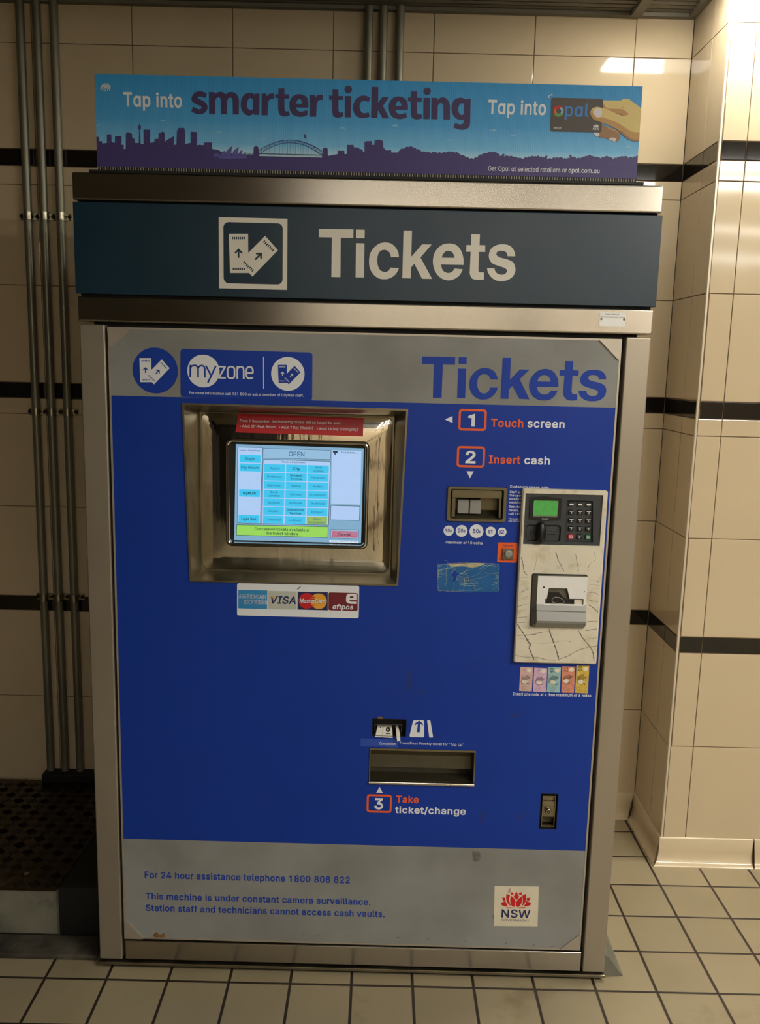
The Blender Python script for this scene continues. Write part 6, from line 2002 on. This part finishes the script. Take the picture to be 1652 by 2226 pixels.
def conduit(x, z0, z1, label, group, clamps):
    o = empty('conduit', (x, PYC, z0))
    tag(o, label, 'conduit', group)
    MB().tube([(0, 0, 0), (0, 0, (z1 - z0) * 0.5), (0, 0, z1 - z0)], 0.0125, 20).build('pipe', 'galv', o)
    for zc_, dz in clamps:
        z = zc_ - z0 + dz
        mb = MB()
        for h0, h1, rr in ((-0.012, -0.002, 0.0142), (0.001, 0.011, 0.0142), (-0.002, 0.001, 0.0134)):
            n = 14
            arc = [(rr * math.cos(math.pi + math.pi * i / n), rr * math.sin(math.pi + math.pi * i / n)) for i in range(n + 1)]
            arc = [(-rr, 0.0150)] + arc + [(rr, 0.0150)]
            vs = [(a, b, z + h) for h in (h0, h1) for a, b in arc]
            k = len(arc)
            mb.add(vs, [[i, i + 1, i + 1 + k, i + k] for i in range(k - 1)], 0, True)
            for a in (h0, h1):
                s_ = [(p, q, z + a) for p, q in arc]
                t_ = [(p * 0.88, q * 0.88, z + a) for p, q in arc]
                mb.add(s_ + t_, [[i, i + 1, i + 1 + k, i + k] for i in range(k - 1)], 0)
        for sx in ((-1, 1) if x < -1.0 else (1,)):
            mb.box(min(sx * 0.0125, sx * 0.0285), max(sx * 0.0125, sx * 0.0285), 0.0135, 0.0155, z - 0.011, z + 0.010, 0, 0.0008, 1)
        cl = mb.build('saddle_clamp', 'zinc', o, label='bright zinc clamp')
        for sx in ((-1, 1) if x < -1.0 else (1,)):
            c = MB()
            c.lathe_y(sx * 0.0232, z, [(0.0005, 0.0062), (0.0050, 0.0062), (0.0056, 0.0075), (0.0056, 0.0137)], 16)
            c.build('bolt', 'bolt', cl)
    return o


CL = [(1.9113, 0), (1.3235, 0), (0.7250, 0)]
g = 'three conduits left of the machine'
conduit(-1.0390, 0.128, 2.519, 'leftmost of the three grey wall conduits left of the ticket machine', g, CL)
conduit(-0.9905, 0.128, 2.519, 'middle one of the three grey wall conduits left of the ticket machine', g, [(a, 0.0005) for a, b in CL])
conduit(-0.9405, 0.128, 2.519, 'grey wall conduit closest to the left side of the ticket machine', g, [(a, 0.001) for a, b in CL])
g = 'three conduits above the banner'
conduit(-0.0230, 1.42, 2.519, 'left conduit of the three dropping from the ceiling behind the banner', g, [])
conduit(0.0190, 1.42, 2.519, 'centre conduit of the three dropping from the ceiling behind the banner', g, [])
conduit(0.0680, 1.42, 2.519, 'right conduit of the three dropping from the ceiling behind the banner', g, [])

# ================================================================== COVERED PLINTH ON THE LEFT
PB = empty('floor_plinth', (-1.4, 0.4, 0.0))
tag(PB, 'low grey plinth topped with dark checker plate left of the ticket machine', 'plinth')


def off(mbx):
    mbx.v = [(x + 1.4, y - 0.4, z) for x, y, z in mbx.v]
    return mbx


ZF, ZB, YF, YB, XR = 0.148, 0.098, 0.098, 0.775, -0.7655
mb = MB()
prof_ = [(YF, 0.02), (YF, ZF - 0.006), (YB, ZB - 0.006), (YB, 0.0), (YF + 0.02, 0.0)]
vs = [(x, y, z) for x in (-2.4, XR) for y, z in prof_]
k = len(prof_)
mb.add(vs, [[i, (i + 1) % k, (i + 1) % k + k, i + k] for i in range(k)] + [list(range(k))[::-1], list(range(k, 2 * k))])
off(mb).build('body', 'concrete', PB)
mb = MB()
zt = lambda y: ZF - (y - YF) / (YB - YF) * (ZF - ZB)
pv = []
for x, y in ((-2.4, YF - 0.004), (XR + 0.002, YF - 0.004), (XR + 0.002, YB), (-2.4, YB)):
    pv += [(x, y, zt(y)), (x, y, zt(y) - 0.006)]
mb.add(pv, [[0, 2, 4, 6], [1, 7, 5, 3], [0, 1, 3, 2], [2, 3, 5, 4], [4, 5, 7, 6], [6, 7, 1, 0]])
cell = 0.041
ny = int((YB - YF) / cell)
for j in range(ny):
    for i in range(24):
        x = XR - 0.022 - i * cell
        y = YF + 0.02 + j * cell
        if x < -1.62:
            continue
        a = math.radians(45 if (i + j) % 2 else -45)
        for q in range(5):
            o_ = (q - 2) * 0.0058
            cx, cy = x - math.sin(a) * o_, y + math.cos(a) * o_
            L, w = 0.0140, 0.0013
            dx, dy = math.cos(a), math.sin(a)
            p = [(cx - dx * L, cy - dy * L), (cx + dy * w, cy - dx * w), (cx + dx * L, cy + dy * L), (cx - dy * w, cy + dx * w)]
            mb.add([(u, v, zt(v) + 0.0001) for u, v in p] + [(cx - dx * L * 0.7, cy - dy * L * 0.7, zt(cy - dy * L * 0.7) + 0.0022), (cx + dx * L * 0.7, cy + dy * L * 0.7, zt(cy + dy * L * 0.7) + 0.0022)],
                   [[0, 1, 5, 4], [1, 2, 5], [2, 3, 4, 5], [3, 0, 4]])
off(mb).build('checker_plate', 'checker', PB)
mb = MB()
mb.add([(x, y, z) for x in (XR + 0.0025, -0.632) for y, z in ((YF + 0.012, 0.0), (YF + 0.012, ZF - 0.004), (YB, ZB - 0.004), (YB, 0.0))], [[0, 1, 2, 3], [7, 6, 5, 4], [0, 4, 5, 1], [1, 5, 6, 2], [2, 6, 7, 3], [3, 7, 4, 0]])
off(mb).build('gap_shade_block', 'rubber', PB)  # black block added to stand for the shade in the open gap
mb = MB()
mb.box(-2.4, -0.64, 0.024, YF + 0.005, 0.0, 0.014, 0, 0.004)
off(mb).build('kerb', 'kerb', PB)
for u, v in ((-0.868, 0.165),):
    mb = MB()
    mb.tube([(u, v, zt(v) - 0.001), (u, v, zt(v) + 0.002)], [0.008, 0.007], 16)
    off(mb).build('bolt', 'zinc', PB)

FLG = MB()
FLG.box(-1.058, -0.888, D - 0.050, D - 0.0015, 0.0985, 0.1275, 0, 0.003)
o = FLG.build('junction_block', 'rubber')
o.location = (0, 0, 0)
tag(o, 'black base block where the three left conduits meet the plinth', 'junction block')
